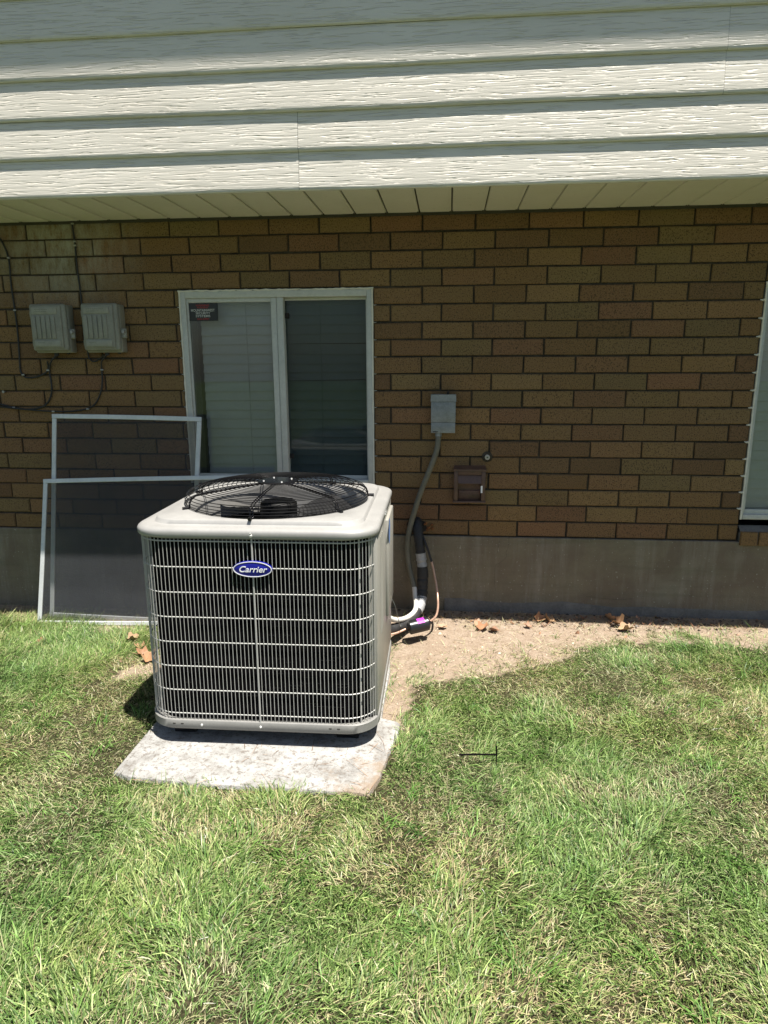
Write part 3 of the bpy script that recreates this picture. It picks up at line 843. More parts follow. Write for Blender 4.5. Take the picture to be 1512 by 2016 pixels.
# ------------------------------------------------------------------ insect screens leaning on the wall
def leaning_screen(p_tl, p_tr, p_bl, fw, label):
    tl, tr, bl = map(Vector, (p_tl, p_tr, p_bl)); U = (tr - tl); wid = U.length; U.normalize()
    D = (bl - tl); D = D - U * D.dot(U) * 0; hgt = D.length; D.normalize()
    Nn = U.cross(D).normalized()
    if Nn.y > 0: Nn = -Nn
    T = thing('insect_screen', label, 'window screen', tuple(bl), 0, 'window screens leaning on the wall')
    def bar(a, b, off):      # bar with mitred look, bevelled section
        a, b = Vector(a), Vector(b); d = (b - a).normalized(); w = Nn.cross(d).normalized()
        mb = MB(); prof = [(-fw / 2, .0), (-fw / 2, .008), (-fw / 2 + .003, .0105), (fw / 2 - .003, .0105), (fw / 2, .008), (fw / 2, .0)]
        m = 6; Ls = []
        for i in range(m + 1):
            p = a + (b - a) * i / m
            bow = .003 * math.sin(math.pi * i / m) * off
            Ls.append([tuple(p + w * (u + bow) + Nn * h) for u, h in prof])
        mb.loops(Ls, closed=True)
        mb.f.append(tuple(range(6))); mb.f.append(tuple(len(mb.v) - 6 + k for k in range(6)))
        return mb
    e = fw / 2
    pt = lambda u, v: tl + U * u + D * v
    obj('frame_bar', bar(pt(0, e), pt(wid, e), 1), MT['alu'], T, 30)
    obj('frame_bar', bar(pt(0, hgt - e), pt(wid, hgt - e), -1), MT['alu'], T, 30)
    obj('frame_bar', bar(pt(e, fw + .0006), pt(e, hgt - fw - .0006), .6), MT['alu'], T, 30)
    obj('frame_bar', bar(pt(wid - e, fw + .0006), pt(wid - e, hgt - fw - .0006), -.6), MT['alu'], T, 30)
    mb = MB(); q = [pt(fw * .7, fw * .7), pt(wid - fw * .7, fw * .7), pt(wid - fw * .7, hgt - fw * .7), pt(fw * .7, hgt - fw * .7)]
    obj('mesh', mb.add([tuple(p + Nn * .004) for p in q], [(0, 1, 2, 3)]), MT['mesh'], T, None)
leaning_screen((-2.968, -.055, 1.272), (-1.984, -.055, 1.255), (-3.053, -.205, -.050), .0285, 'taller aluminium window screen, the rear of the two leaning on the brick wall')
leaning_screen((-3.026, -.137, .862), (-1.60, -.137, .905), (-3.076, -.312, -.066), .0275, 'lower and wider window screen, the front of the two leaning screens')

# ------------------------------------------------------------------ utility boxes
def utility_box(x0, label):
    x1, z0, z1 = x0 + .243, 1.652, 1.945
    T = thing('utility_box', label, 'utility box', (x0, 0, z0), 0, 'telephone boxes on the brick wall')
    obj('back_box', MB().cbox(x0 + .006, x1 - .004, -.070, .001, z0, z1 - .006, .010, 3), MT['nid'], T)
    lid = MB().cbox(x0 + .002, x1 - .006, -.098, -.0702, z0 + .012, z1, .016, 4)
    lid.cbox(x0 + .018, x1 - .03, -.108, -.094, z0 + .028, z1 - .008, .008, 3)
    L = obj('lid', lid, MT['nid'], T)
    rbm = MB()
    for i in range(5):
        xx = x0 + .036 + i * .031
        rbm.cbox(xx - .0125, xx + .0125, -.114, -.1072, z0 + .086, z1 - .072, .0025)
    obj('rib', rbm, MT['nid'], L)
    obj('label_plate', MB().cbox(x0 + .028, x1 - .052, -.113, -.1075, z1 - .062, z1 - .022, .003), MT['nid_label'], L)
    obj('label_plate', MB().cbox(x0 + .030, x1 - .046, -.114, -.1075, z0 + .038, z0 + .076, .003), MT['nid_label'], L)
    sc = MB(); r = random.Random(x0)
    for (zz, n_) in ((z1 - .036, 9), (z1 - .048, 7), (z0 + .06, 4)):
        xx = x0 + .05
        for i in range(n_):
            w = r.uniform(.004, .011); sc.box(xx, xx + w, -.1142 if zz < z0 + .1 else -.1134, -.1128, zz, zz + .0022); xx += w + .003
    tag(obj('print', sc, MT['conduit'], L, None), kind='stuff')
    lt = MB().cbox(x1 - .007, x1 + .026, -.070, -.052, z0 + .085, z0 + .145, .006, 3)
    lo = obj('latch', lt, MT['nid'], T)
    bo = MB(); bo.tube([(x1 + .011, -.070, z0 + .125), (x1 + .011, -.082, z0 + .125)], [.012, .010], 10); bo.tube([(x1 + .013, -.070, z0 + .10), (x1 + .013, -.0712, z0 + .10)], [.006, .005], 8)
    obj('bolt', bo, MT['staple'], lo)
    gl = MB(); gl.tube([(x0 + .12, -.04, z0 + .004), (x0 + .12, -.04, z0 - .016)], .014, 10); gl.tube([(x0 + .20, -.04, z0 + .003), (x0 + .20, -.04, z0 - .008)], .010, 10)
    obj('grommet', gl, MT['black_rubber'], T)
    hg = MB()
    for zz in (z1 - .06, z0 + .06): hg.tube([(x0 - .001, -.075, zz - .016), (x0 - .001, -.075, zz + .016)], .006, 8)
    obj('hinge', hg, MT['nid'], T)
utility_box(-3.027, 'left of the two ribbed grey plastic boxes on the brick wall')
utility_box(-2.694, 'right of the two ribbed grey plastic boxes, its cable coming from the soffit')

def cable(pts, r, label, clips, mat='black_rubber', grp='black cables stapled to the brick wall'):
    p = smooth_path(pts, 6)
    T = thing('cable', label, 'cable', tuple(pts[0]), 0, grp)
    obj('sheath', MB().tube(p, r, 7), MT[mat], T, 60)
    if clips:
        mb = MB()
        for (x, z) in clips: mb.cbox(x - .007, x + .007, -.016, .002, z - .005, z + .005, .003); mb.tube([(x + .008, -.003, z), (x + .008, -.016, z)], [.004, .005], 6)
        obj('staple', mb, MT['staple'], T)
Y = -.008
cable([(-3.30, Y, 2.425), (-3.215, Y, 2.345), (-3.172, Y, 2.229), (-3.175, Y, 2.07), (-3.169, Y, 1.825), (-3.177, Y, 1.638), (-3.182, Y, 1.545), (-3.160, Y, 1.506), (-3.112, Y, 1.498), (-3.049, Y, 1.512), (-2.995, Y, 1.545), (-2.987, Y - .012, 1.60)], .0055, 'black cable down the far left of the wall, looping to the left grey box', [(-3.172, 2.227), (-3.172, 1.915), (-3.168, 1.517), (-2.997, 1.545)])
cable([(-2.742, Y, 2.44), (-2.735, Y, 2.39), (-2.731, Y, 2.306), (-2.732, Y, 2.153), (-2.727, Y, 2.019), (-2.724, Y, 1.93), (-2.712, Y, 1.8)], .0052, 'black cable dropping from the soffit into the top of the right grey box', [(-2.735, 2.415), (-2.733, 2.313), (-2.733, 2.290)])
cable([(-2.908, -.04, 1.638), (-2.955, -.03, 1.60), (-2.986, Y, 1.542), (-2.983, Y, 1.462), (-2.990, Y, 1.398), (-3.021, Y, 1.343), (-3.074, Y, 1.309), (-3.162, Y, 1.297), (-3.248, Y, 1.307), (-3.45, Y, 1.345), (-3.8, Y, 1.36)], .0055, 'black cable curving down from the left grey box towards the left edge', [(-3.26, 1.309)])
cable([(-2.577, -.04, 1.638), (-2.62, -.03, 1.60), (-2.636, Y, 1.556), (-2.640, Y, 1.477), (-2.654, Y, 1.414), (-2.692, Y, 1.345), (-2.735, Y, 1.311), (-2.834, Y, 1.288), (-2.989, Y, 1.284), (-3.214, Y - .009, 1.300), (-3.45, Y - .009, 1.325), (-3.8, Y - .009, 1.34)], .005, 'grey-black cable sweeping from the right grey box along a mortar joint to the left', [(-2.637, 1.547), (-2.992, 1.284), (-2.757, 1.30)])
cable([(-2.716, -.02, 1.75), (-2.716, Y, 1.645), (-2.711, Y, 1.618), (-2.686, Y, 1.598), (-2.652, Y, 1.608), (-2.60, -.03, 1.64)], .005, 'short cable loop hanging under the right grey box', None)
scm = MB()
scm.tube([(-3.311, .004, 1.41), (-3.311, -.014, 1.41), (-3.311, -.02, 1.41)], [.004, .004, .009], 8)
tag(obj('wall_anchor', scm, MT['staple']), 'small screw head sticking out of the brick at the far left edge', 'screw')

# sticker in the window
stk = obj('window_sticker', MB().cbox(-2.056, -1.868, .0165, .0185, 1.840, 1.944, .0007, 1), MT['sticker_blk'])
tag(stk, 'small black security company sticker with white lettering in the window corner', 'sticker')
for (body, zc, sz, wd_, mt) in (('WARNING', 1.931, .016, .085, 'sticker_red'), ('PROTECTED BY', 1.918, .010, .070, 'sticker_red'), ('MOUNTAINWEST', 1.902, .021, .150, 'sticker_grey'), ('SECURITY', 1.885, .018, .092, 'sticker_grey'), ('SYSTEMS', 1.868, .018, .092, 'sticker_grey'), ('226-6787', 1.851, .013, .078, 'sticker_red')):
    tx = text_mb(body, sz, bold=.0003, depth=.0001)
    w_ = max(v[0] for v in tx.v) - min(v[0] for v in tx.v)
    tx.v = [(x * wd_ / w_, y, z) for x, y, z in tx.v]
    shift(tx, -1.962, .0161, zc)
    obj('lettering', tx, MT[mt], stk, None)

# ------------------------------------------------------------------ disconnect box, conduit, line set, drier
T = thing('disconnect_box', 'galvanised electrical disconnect box on the brick beside the window', 'electrical box', (-.474, 0, 1.16))
obj('box', MB().cbox(-.545, -.403, -.062, .001, 1.166, 1.384, .003), MT['galv'], T)
hd = MB().poly_prism([(-.5, 0)] * 0 + [(0, 0)] * 0 or [(-.551, 1.352), (-.397, 1.352), (-.399, 1.394), (-.549, 1.394)], -.072, .001)
obj('hood', hd, MT['galv'], T)
cvm = MB().cbox(-.548, -.400, -.0665, -.0625, 1.228, 1.3515, .0015); cvm.cbox(-.547, -.401, -.0655, -.0625, 1.163, 1.2255, .0015)
cv = obj('cover', cvm, MT['galv'], T)
obj('hasp', MB().cbox(-.536, -.504, -.0675, -.0657, 1.168, 1.173, .0005, 1).cbox(-.455, -.440, -.05, -.0, 1.394, 1.410, .003), MT['hole'], T)
cd = smooth_path([(-.502, -.035, 1.18), (-.503, -.040, 1.12), (-.510, -.042, 1.06), (-.534, -.045, .985), (-.572, -.048, .885), (-.608, -.05, .79), (-.640, -.05, .69), (-.670, -.052, .58), (-.686, -.056, .49), (-.687, -.06, .39), (-.672, -.075, .29), (-.650, -.10, .215), (-.640, -.12, .175)], 10)
T = thing('conduit', 'ribbed grey flexible conduit snaking down from the disconnect box', 'conduit', (-.64, -.12, .175))
obj('sleeve', MB().tube(cd, [.0165 + (.0014 if i % 2 else 0) for i in range(len(cd))], 10), MT['conduit'], T, 60)
obj('connector', MB().tube([(-.502, -.036, 1.168), (-.502, -.037, 1.140)], .021, 6), MT['galv'], T)
wc = smooth_path([(-.640, -.12, .19), (-.634, -.15, .14), (-.625, -.20, .11), (-.628, -.28, .095), (-.655, -.36, .09), (-.69, -.44, .10), (-.735, -.53, .13), (-.78, -.6, .18)], 6)
obj('whip', MB().tube(wc, .0155, 10), MT['pvc'], T, 60, label='smooth white lower length of the conduit curving into the unit')

T = thing('insulated_pipe', 'thick black foam-wrapped refrigerant pipe coming out of the hole in the brick', 'pipe', (-.62, 0, .56))
r = random.Random(3)
def lump(pts, k, r0): 
    p = smooth_path(pts, k); return p, [r0 * (1 + r.uniform(-.09, .09)) for _ in p]
p, rs = lump([(-.632, .05, .60), (-.628, -.02, .585), (-.622, -.055, .535), (-.612, -.075, .47), (-.603, -.08, .40)], 7, .030)
obj('foam_sleeve', MB().tube(p, rs, 12), MT['foam_blk'], T, 70)
p, rs = lump([(-.604, -.08, .405), (-.598, -.085, .36), (-.592, -.09, .315)], 7, .031)
obj('tape_wrap', MB().tube(p, rs, 12), MT['tape'], T, 70)
p, rs = lump([(-.593, -.09, .32), (-.589, -.095, .27), (-.590, -.105, .22), (-.589, -.12, .17), (-.592, -.15, .125)], 7, .033)
obj('foam_sleeve', MB().tube(p, rs, 12), MT['foam_blk'], T, 70)
p, rs = lump([(-.591, -.145, .13), (-.60, -.19, .095), (-.618, -.25, .075)], 6, .031)
obj('tape_wrap', MB().tube(p, rs, 12), MT['tape'], T, 70)
p, rs = lump([(-.616, -.245, .077), (-.645, -.34, .062), (-.69, -.44, .06), (-.74, -.53, .075), (-.80, -.62, .1)], 6, .030)
obj('foam_sleeve', MB().tube(p, rs, 12), MT['foam_blk'], T, 70)

T = thing('copper_pipe', 'thin bare copper line curving from the wall hole down to the filter', 'pipe', (-.55, -.4, .06))
obj('sleeve', MB().tube(smooth_path([(-.60, -.03, .53), (-.585, -.08, .50), (-.560, -.10, .44), (-.542, -.11, .385), (-.533, -.115, .36)], 6), .0075, 8), MT['black_rubber'], T, 60)
obj('tube', MB().tube(smooth_path([(-.533, -.115, .36), (-.518, -.13, .30), (-.500, -.16, .215), (-.490, -.22, .155), (-.488, -.31, .125), (-.498, -.40, .110), (-.525, -.455, .102), (-.55, -.475, .10)], 6), .0068, 8), MT['copper'], T, 60)
obj('tube', MB().tube(smooth_path([(-.655, -.515, .078), (-.69, -.545, .070), (-.73, -.58, .066), (-.80, -.63, .07)], 6), .0068, 8), MT['copper'], T, 60)
T = thing('filter_drier', 'small black cylindrical filter with a magenta sticker lying above the dirt', 'filter', (-.60, -.50, .085))
A, B = Vector((-.652, -.525, .082)), Vector((-.540, -.485, .098)); d = (B - A)
obj('canister', MB().tube([A - d * .14, A - d * .10, A, A + d * .04, B - d * .04, B, B + d * .10, B + d * .14], [.010, .012, .036, .041, .041, .036, .012, .010], 24), MT['drier'], T, 40)
dn = d.normalized(); un = (Vector((0, 0, 1)) - dn * dn.z).normalized(); wn = dn.cross(un)
if wn.y > 0: wn = -wn
mb = MB(); Ls = []
for i in range(5):
    a = math.radians(-4 + 14 * i)
    Ls.append([tuple(A + d * s_ + (un * math.cos(a) + wn * math.sin(a)) * .0416) for s_ in (.42, .78)])
obj('sticker', mb.loops(Ls, closed=False), MT['pink'], T, 60)

# wall hole with old foam
T = thing('wall_opening', 'ragged dark hole in the lowest brick course with old orange sealant', 'hole', (-.63, 0, .56))
r = random.Random(8)
def blob(cx, cz, rx, rz, y, n=22):
    pts = [(cx + rx * (1 + r.uniform(-.25, .2)) * math.cos(2 * math.pi * k / n), cz + rz * (1 + r.uniform(-.25, .2)) * math.sin(2 * math.pi * k / n)) for k in range(n)]
    return MB().poly_prism(pts, y, .02)
obj('cavity', blob(-.635, .560, .072, .045, -.0025), MT['hole'], T, None)
fm = MB()
for i in range(16):
    a = r.uniform(-.9, 1.3); x_, z_ = -.60 + .045 * math.cos(a) + r.uniform(-.02, .03), .55 + .035 * math.sin(a)
    bm = bmesh.new(); bmesh.ops.create_icosphere(bm, subdivisions=1, radius=r.uniform(.004, .012)); bm.verts.index_update()
    fm.add([(v.co.x + x_, v.co.y * .6 - .003, v.co.z + z_) for v in bm.verts], [[v.index for v in f.verts] for f in bm.faces]); bm.free()
obj('sealant', fm, MT['rust'], T, 60)

# exhaust vent, faucet cap
T = thing('wall_vent', 'square brown metal exhaust vent with an open flap in the brick', 'vent', (-.305, 0, .73))
vf = MB()
vf.cbox(-.402, -.377, -.044, .002, .738, .938, .003).cbox(-.233, -.208, -.044, .002, .738, .938, .003)
vf.cbox(-.3768, -.2332, -.044, .002, .904, .938, .003).cbox(-.406, -.204, -.050, .002, .725, .7378, .003)
obj('frame', vf, MT['vent'], T)
obj('hood', MB().add([(-.406, -.056, .938), (-.204, -.056, .938), (-.21, .0, .956), (-.40, .0, .956), (-.406, -.056, .928), (-.204, -.056, .928)], [(0, 1, 2, 3), (4, 5, 1, 0)]), MT['vent'], T)
obj('flap', MB().add([(-.3768, -.030, .9038), (-.2332, -.030, .9038), (-.2332, -.056, .850), (-.3768, -.056, .850), (-.3768, -.026, .9038), (-.2332, -.026, .9038), (-.2332, -.052, .850), (-.3768, -.052, .850)], [(0, 1, 2, 3), (4, 7, 6, 5), (3, 2, 6, 7), (0, 3, 7, 4), (1, 5, 6, 2)]), MT['vent'], T, None)
obj('back_plate', MB().box(-.3768, -.2332, -.004, .0, .738, .904), MT['vent_in'], T, None)
fl = MB().cbox(-.374, -.236, -.016, -.0045, .745, .80, .003); obj('flap', fl, MT['vent_in'], T)
obj('scrap', MB().cbox(-.236, -.225, -.0455, -.0442, .79, .835, .0004, 1), MT['white_print'], T)
T = thing('pipe_cap', 'small round pale capped fitting sticking out of the brick above the vent', 'fitting', (-.2, 0, 1.01))
n = 24
cc = lambda rr, y: [(-.200 + rr * math.cos(2 * math.pi * k / n), y, 1.010 + rr * math.sin(2 * math.pi * k / n)) for k in range(n)]
obj('escutcheon', MB().loops([cc(.033, .0), cc(.033, -.002), cc(.028, -.006), cc(.014, -.007)]), MT['mortar'], T)
obj('cap', MB().loops([cc(.015, -.004), cc(.0155, -.026), cc(.0135, -.032), cc(.009, -.033), cc(.008, -.026), cc(.0005, -.026)]), MT['bib'], T)
obj('plug', MB().tube([(-.2, -.026, 1.010), (-.2, -.036, 1.010)], [.004, .003], 6), MT['hole'], T)

# black plastic stake in the lawn
st = MB().tube([(-.378, -1.738, .045), (-.30, -1.732, .047), (-.228, -1.726, .046)], .0042, 6)
st.tube([(-.228, -1.726, -.02), (-.228, -1.726, .085)], .003, 6)
tag(obj('lawn_stake', st, MT['black_wire']), 'thin black plastic stake lying in the grass right of the pad', 'stake')

# ------------------------------------------------------------------ dry leaves
def leaf(x, y, s, rz, label, curl=1.0, seed=0, tilt=0.0):
    r = random.Random(seed); mb = MB(); n = 18; out = []; s = s * .85
    for k in range(n):
        a = 2 * math.pi * k / n
        lob = .62 + .38 * abs(math.cos(2.5 * a)) ** .7
        rad = s * lob * (1 + r.uniform(-.14, .14)) * (1.0 if abs(a - math.pi) > .5 else .6)
        u, w = rad * math.cos(a), rad * math.sin(a) * .72
        out.append((u, w, curl * (w * w * 9 / s * .12 + .22 * abs(u) * abs(math.sin(a * 1.5 + seed))) + r.uniform(0, .006)))
    mid = [(u * .5, w * .5, z * .35 + r.uniform(-.002, .003)) for u, w, z in out]
    v = out + mid + [(0, 0, 0)]
    f = [(k, (k + 1) % n, n + (k + 1) % n, n + k) for k in range(n)] + [(n + k, n + (k + 1) % n, 2 * n) for k in range(n)]
    mb.add(v, f)
    mb.tube([(-s * .5, 0, .003), (-s * .9, s * .08, .006), (-s * 1.15, s * .2, .003)], .0012, 4)
    o = obj('dry_leaf', mb, MT['leaf'], None, 40)
    z = float(height(np.array(x), np.array(y)))
    o.location = (x, y, z + .010); o.rotation_euler = (tilt, r.uniform(-.3, .3), rz)
    tag(o, label, 'leaf', 'dry brown leaves on the ground')
leaf(-.462, -.335, .045, .3, 'single orange-brown leaf just right of the black filter', .8, 1)
leaf(-.215, -.33, .060, 1.1, 'pale curled leaf, lower of the leaf cluster below the wall vent', 1.2, 2)
leaf(-.150, -.36, .050, 2.6, 'tan leaf at the right of the cluster below the wall vent', .8, 3, .3)
leaf(-.235, -.26, .045, 4.0, 'reddish leaf at the back of the cluster below the wall vent', 1, 4)
leaf(.14, -.15, .050, .6, 'red-brown leaf at the shadow edge, left of a pale one', 1.4, 5, .6)
leaf(.195, -.165, .058, 1.9, 'pale upturned leaf at the shadow edge beside a red-brown one', 1.3, 6, .5)
leaf(.585, -.11, .055, 2.4, 'pale leaf at the shadow edge nearest the right window', 1.3, 7, .8)
leaf(.618, -.19, .065, 5.2, 'long curled brown leaf on the dirt in front of a pale one', 1.7, 8, .3)
leaf(.640, -.27, .060, 3.4, 'dark purple-brown leaf furthest out on the bare dirt at right', 1.5, 9)
leaf(.42, -.12, .04, 1.4, 'small yellowish leaf in the straw at the shadow edge', 1.0, 10)
leaf(-2.152, -.78, .060, .5, 'rust-brown leaf in the straw just left of the condenser', 1.3, 11, .2)
leaf(-2.08, -.86, .070, 2.2, 'large reddish leaf touching the left side of the condenser', 1.5, 12)
leaf(-2.317, -.56, .055, 3.7, 'dark curled leaf below the bottom rail of the front screen', 1.6, 13)
leaf(-2.22, -.66, .050, 5.1, 'brown leaf at the back of the straw left of the condenser', 1.4, 14)
leaf(-2.83, -.66, .035, 1.1, 'small tan leaf alone in the grass by the front screen', 1.0, 15)
leaf(.06, -.27, .035, 2.8, 'tiny pale leaf scrap on the dirt between two leaf clusters', 1.0, 16)

# ------------------------------------------------------------------ lawn
def blades_object(name, mat, x, y, h, w, phi, lean, curve, tint, zbase):
    N = len(x)
    # levels: 0, .45, .8, 1 (tip); width axis perpendicular to the lean
    lv = np.array([0, .4, .75, 1.0]); wf = np.array([1.0, .85, .55, 0])
    dx, dy = np.cos(phi), np.sin(phi)
    face = rng.uniform(-1.2, 1.2, N)
    sx, sy = -np.sin(phi + face), np.cos(phi + face)
    V = np.zeros((N, 7, 3), np.float32)
    k = 0
    for l in range(4):
        t_ = lv[l]
        a = lean + curve * t_
        hor = h * t_ * np.sin(a); ver = h * t_ * np.cos(a)
        ver = np.maximum(ver, .002 * (1 if l else 0))
        px, py, pz = x + dx * hor, y + dy * hor, zbase + ver
        if l < 3:
            for sg in (-1, 1):
                V[:, k, 0] = px + sg * sx * w * wf[l] / 2; V[:, k, 1] = py + sg * sy * w * wf[l] / 2; V[:, k, 2] = pz; k += 1
        else:
            V[:, k, 0] = px; V[:, k, 1] = py; V[:, k, 2] = pz
    V[:, 0:2, 2] -= .004
    tri = np.array([[0, 1, 3], [0, 3, 2], [2, 3, 5], [2, 5, 4], [4, 5, 6]])
    F = (np.arange(N)[:, None, None] * 7 + tri[None]).reshape(-1)
    me = bpy.data.meshes.new(name)
    me.vertices.add(N * 7); me.vertices.foreach_set('co', V.reshape(-1))
    nf = N * 5
    me.loops.add(nf * 3); me.loops.foreach_set('vertex_index', F.astype(np.int32))
    me.polygons.add(nf); me.polygons.foreach_set('loop_start', (np.arange(nf) * 3).astype(np.int32))
    me.update(calc_edges=True)
    ca = me.color_attributes.new('tint', 'FLOAT_COLOR', 'POINT')
    col = np.ones((N, 7, 4), np.float32); col[:, :, :3] = tint[:, None, :]
    ca.data.foreach_set('color', col.reshape(-1))
    me.materials.append(mat); me.shade_smooth()
    o = bpy.data.objects.new(name, me); C.objects.link(o); return o

def inview(x, y):
    return (x > -.75 - (y + 4.2) * .72 - .3) & (x < -.30 + (y + 4.2) * .50 + .3) & (y > -3.35)
def inpad(x, y, m=0.0): return (x > -1.755 + m) & (x < -.645 - m) & (y > -1.955 + m) & (y < -.5) & ((x < -.74 - m) | (y < -1.43))

GREEN = np.array([[.115, .20, .046], [.155, .245, .062], [.225, .31, .10], [.072, .138, .034], [.285, .35, .135]])
STRAW = np.array([[.40, .36, .20], [.48, .44, .27], [.33, .28, .155], [.38, .37, .19]])
def lawn(nv, no):
    x = np.concatenate([rng.uniform(-4.2, 2.2, nv), rng.uniform(-5.0, 3.8, no)])
    y = np.concatenate([rng.uniform(-3.3, 0, nv), rng.uniform(-4.6, 0, no)])
    iv = inview(x, y); keep = np.ones(len(x), bool); keep[:nv] = iv[:nv]; keep[nv:] = ~iv[nv:]
    x, y = x[keep], y[keep]
    d = dirt_field(x, y) + (NA(x, y, 7, 3) - .5) * .36 + (ND(x, y, 19, 2) - .5) * .22
    dens = NB(x, y, 2.4, 3); fine = NC(x, y, 9, 2)
    pk = rng.random(len(x)) < np.clip(.5 - d * 9, 0.0, 1) * np.clip(.35 + 1.0 * (.55 * dens + .6 * fine), .25, 1)
    pk |= (rng.random(len(x)) < .12 * np.clip(NE(x, y, 11, 2) * 2.6 - 1.0, 0, 1)) & (d < .30)
    pk &= ~inpad(x, y, .022)
    x, y = x[pk], y[pk]; N = len(x)
    lush = NB(x, y, 1.7, 3); fine = NC(x, y, 8, 2); ori = ND(x, y, 1.5, 3); ori2 = NE(x, y, 7, 2)
    g = np.clip((.40 * lush + .60 * fine - .30) * 3.0, 0, 1)
    # measured dry places: left of the pad, right of the pad corner, dirt edge
    for (cx, cy, rx, ry, amt) in ((-1.95, -1.66, .30, .16, .8), (-.55, -2.05, .16, .3, .55), (-2.05, -1.3, .25, .18, .6), (-.2, -1.0, .45, .15, .6), (-.75, -2.25, .35, .12, .5)):
        g = g - amt * np.exp(-((x - cx) / rx) ** 2 - ((y - cy) / ry) ** 2)
    for (cx, cy, rx, ry, amt) in ((-.02, -1.5, .45, .25, .7), (-2.5, -1.1, .6, .3, .45), (-2.9, -.5, .5, .25, .55), (.25, -2.2, .5, .2, .4), (-1.35, -2.75, .5, .25, .35)):
        g = g + amt * np.exp(-((x - cx) / rx) ** 2 - ((y - cy) / ry) ** 2)
    g = np.clip(g, .02, 1)
    h = (.020 + .026 * g) * rng.lognormal(0, .34, N)
    tall = np.exp(-((x + 2.95) / .75) ** 2 - ((y + .42) / .22) ** 2)
    h *= 1 + .35 * tall
    w = rng.uniform(.0020, .0043, N) * (.85 + .3 * g)
    phi = ori * 12.5 + (ori2 - .5) * 4 + rng.normal(0, .75, N)
    lean = np.clip(rng.normal(.78, .34, N), .05, 1.40); curve = np.clip(rng.normal(.62, .42, N), -.2, 1.4)
    tot = np.clip(lean + curve, 0, 1.52); curve = tot - lean
    isgreen = rng.random(N) < np.clip(.48 + .48 * g, 0, .94)
    ci = np.where(isgreen, 0, 1)
    tint = np.where(ci[:, None] == 0, GREEN[rng.integers(0, 5, N)], STRAW[rng.integers(0, 4, N)])
    warm = NE(x, y, 2.2, 2)[:, None]
    tint = tint * (1 + (warm - .5) * np.array([.5, .2, .2])) * rng.lognormal(-.04, .27, (N, 1))
    return blades_object('grass', MT['grass'], x, y, h, w, phi, lean, curve, np.clip(tint, 0, .6), height(x, y))
go = lawn(560000, 230000)
tag(go, 'patchy mown green lawn with dry straw-coloured spots', 'grass', kind='stuff')

# coarser, longer grass tufts standing proud of the mown turf
def tufts(n):
    tx_ = rng.uniform(-3.6, 1.8, n); ty_ = rng.uniform(-3.2, -.2, n)
    k = inview(tx_, ty_) & (dirt_field(tx_, ty_) < -.06) & ~inpad(tx_, ty_, -.04)
    tx_, ty_ = tx_[k], ty_[k]
    m = rng.integers(5, 22, len(tx_))
    x = np.repeat(tx_, m) + rng.normal(0, .016, m.sum()); y = np.repeat(ty_, m) + rng.normal(0, .016, m.sum()); N = len(x)
    ph = np.repeat(rng.uniform(0, 6.28, len(tx_)), m) + rng.normal(0, .8, N)
    base_ = GREEN[rng.integers(0, 4, len(tx_))]
    tint = np.repeat(base_ * np.array([.85, 1.0, .85]), m, 0) * rng.lognormal(0, .2, (N, 1))
    return blades_object('grass', MT['grass'], x, y, rng.uniform(.04, .105, N), rng.uniform(.0028, .0058, N), ph, rng.uniform(.3, 1.0, N), rng.uniform(.3, 1.0, N), np.clip(tint, 0, .6), height(x, y))
to_ = tufts(520)
tag(to_, 'coarser, longer tufts of grass scattered through the lawn', 'grass', kind='stuff')

# dead blades and thatch lying flat
def thatch(nv):
    x = rng.uniform(-4.2, 2.4, nv); y = rng.uniform(-3.4, -.02, nv)
    k = inview(x, y); x, y = x[k], y[k]
    d = dirt_field(x, y) + (NA(x, y, 7, 3) - .5) * .3
    p = np.where(d < .05, .24, .10 + .35 * np.exp(-(d - .05) / .08)); p = np.where((x < -1.75) & (y > -1.0) & (y < -.05), .85, p)
    p = np.where((y > -.24) & (x > -.75), .55, p); p = np.where((x > -.6) & (y > -.33) & (NB(x, y, 5, 2) > .52), .5, p)
    k = (rng.random(len(x)) < p) & ~inpad(x, y, .01)
    x, y = x[k], y[k]; N = len(x)
    h = rng.uniform(.018, .055, N) * np.where(d[k] > .05, 1.5, 1.0); w = rng.uniform(.0013, .0028, N)
    tint = STRAW[rng.integers(0, 4, N)] * rng.lognormal(0, .25, (N, 1))
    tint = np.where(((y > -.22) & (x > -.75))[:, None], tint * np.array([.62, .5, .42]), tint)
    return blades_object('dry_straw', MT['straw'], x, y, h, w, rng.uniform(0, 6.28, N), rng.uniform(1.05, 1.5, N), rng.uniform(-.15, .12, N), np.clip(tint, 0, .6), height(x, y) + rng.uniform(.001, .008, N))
so = thatch(90000)
tag(so, 'dry pine needles and dead grass scattered over the bare dirt', 'straw', kind='stuff')
# twigs and needles dropped on the pad
N = 120
x = rng.uniform(-1.7, -.66, N); y = rng.uniform(-1.99, -1.60, N)
ptw = np.clip((x + 1.75) / 1.0, .12, 1) > rng.random(N); x, y = x[ptw], y[ptw]; N = len(x)
tw = blades_object('debris', MT['straw'], x, y, rng.uniform(.02, .12, N), rng.uniform(.0012, .0028, N), rng.uniform(0, 6.28, N), np.full(N, 1.45), np.full(N, .08), np.array([[.22, .13, .07]]) * rng.lognormal(0, .4, (N, 1)), np.full(N, .0060))
tag(tw, 'twigs and dead needles lying on the concrete slab', 'debris', kind='stuff')

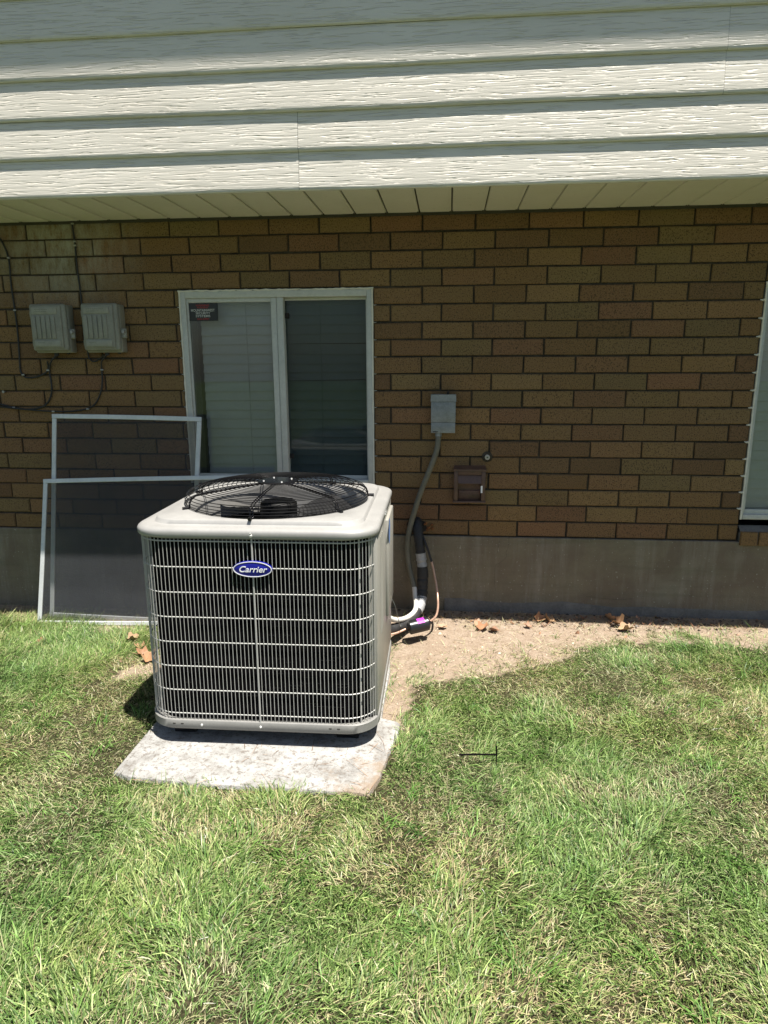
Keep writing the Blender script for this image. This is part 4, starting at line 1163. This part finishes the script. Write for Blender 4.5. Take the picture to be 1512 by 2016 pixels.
# crumbs of soil and grit on the bare dirt, darker mulch against the wall
Nc = 9000
x = rng.uniform(-2.6, 2.3, Nc); y = rng.uniform(-1.5, -.03, Nc)
k = (dirt_field(x, y) > -.04) & ~((x > -1.74) & (x < -.70) & (y < -.62)); x, y = x[k], y[k]; Nc = len(x)
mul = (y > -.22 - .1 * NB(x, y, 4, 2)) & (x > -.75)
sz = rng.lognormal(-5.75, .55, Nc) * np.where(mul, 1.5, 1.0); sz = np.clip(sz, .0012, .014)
oc = np.array([[1, 0, 0], [-1, 0, 0], [0, 1, 0], [0, -1, 0], [0, 0, .7], [0, 0, -.5]])
V = oc[None] * sz[:, None, None] * rng.uniform(.6, 1.35, (Nc, 6, 3)); th = rng.uniform(0, 6.28, Nc)
ct, st_ = np.cos(th)[:, None], np.sin(th)[:, None]
V = np.stack([V[..., 0] * ct - V[..., 1] * st_, V[..., 0] * st_ + V[..., 1] * ct, V[..., 2]], -1)
V += np.stack([x, y, height(x, y) + .001], -1)[:, None]
tr_ = np.array([[0, 2, 4], [2, 1, 4], [1, 3, 4], [3, 0, 4], [2, 0, 5], [1, 2, 5], [3, 1, 5], [0, 3, 5]])
me = bpy.data.meshes.new('soil_crumbs')
me.from_pydata(V.reshape(-1, 3).tolist(), [], (np.arange(Nc)[:, None, None] * 6 + tr_[None]).reshape(-1, 3).tolist())
ca = me.color_attributes.new('tint', 'FLOAT_COLOR', 'POINT')
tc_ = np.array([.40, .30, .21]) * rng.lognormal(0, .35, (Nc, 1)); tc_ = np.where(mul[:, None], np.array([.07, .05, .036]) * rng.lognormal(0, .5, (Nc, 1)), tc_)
col = np.ones((Nc, 6, 4), np.float32); col[..., :3] = np.clip(tc_, 0, .6)[:, None]
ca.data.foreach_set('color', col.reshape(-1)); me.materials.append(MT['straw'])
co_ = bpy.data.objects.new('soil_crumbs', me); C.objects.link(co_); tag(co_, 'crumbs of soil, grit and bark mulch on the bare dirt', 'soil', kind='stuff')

# leaf crumbs and bark along the wall
N = 420
x = np.concatenate([rng.uniform(-.6, 2.2, 300), rng.uniform(-2.5, -1.75, 120)]); y = np.concatenate([-np.abs(rng.normal(.05, .13, 300)) - .04, rng.uniform(-1.0, -.3, 120)])
lb = blades_object('leaf_litter', MT['straw'], x, y, rng.uniform(.008, .03, N), rng.uniform(.006, .016, N), rng.uniform(0, 6.28, N), rng.uniform(1.0, 1.5, N), rng.uniform(-.4, .1, N), np.array([[.24, .13, .075]]) * rng.lognormal(0, .45, (N, 1)), height(x, y) + .006)
tag(lb, 'crumbled brown leaf bits and bark along the foot of the wall', 'leaf litter', kind='stuff')
T = thing('control_wire', 'hair-thin wire drooping from the condenser side down to the pipes', 'wire', (-.72, -.72, .3))
obj('strand', MB().tube(smooth_path([(-.728, -.80, .36), (-.71, -.77, .30), (-.70, -.70, .20), (-.695, -.60, .12), (-.70, -.50, .085)], 6), .0018, 5), MT['galv'], T, 60)
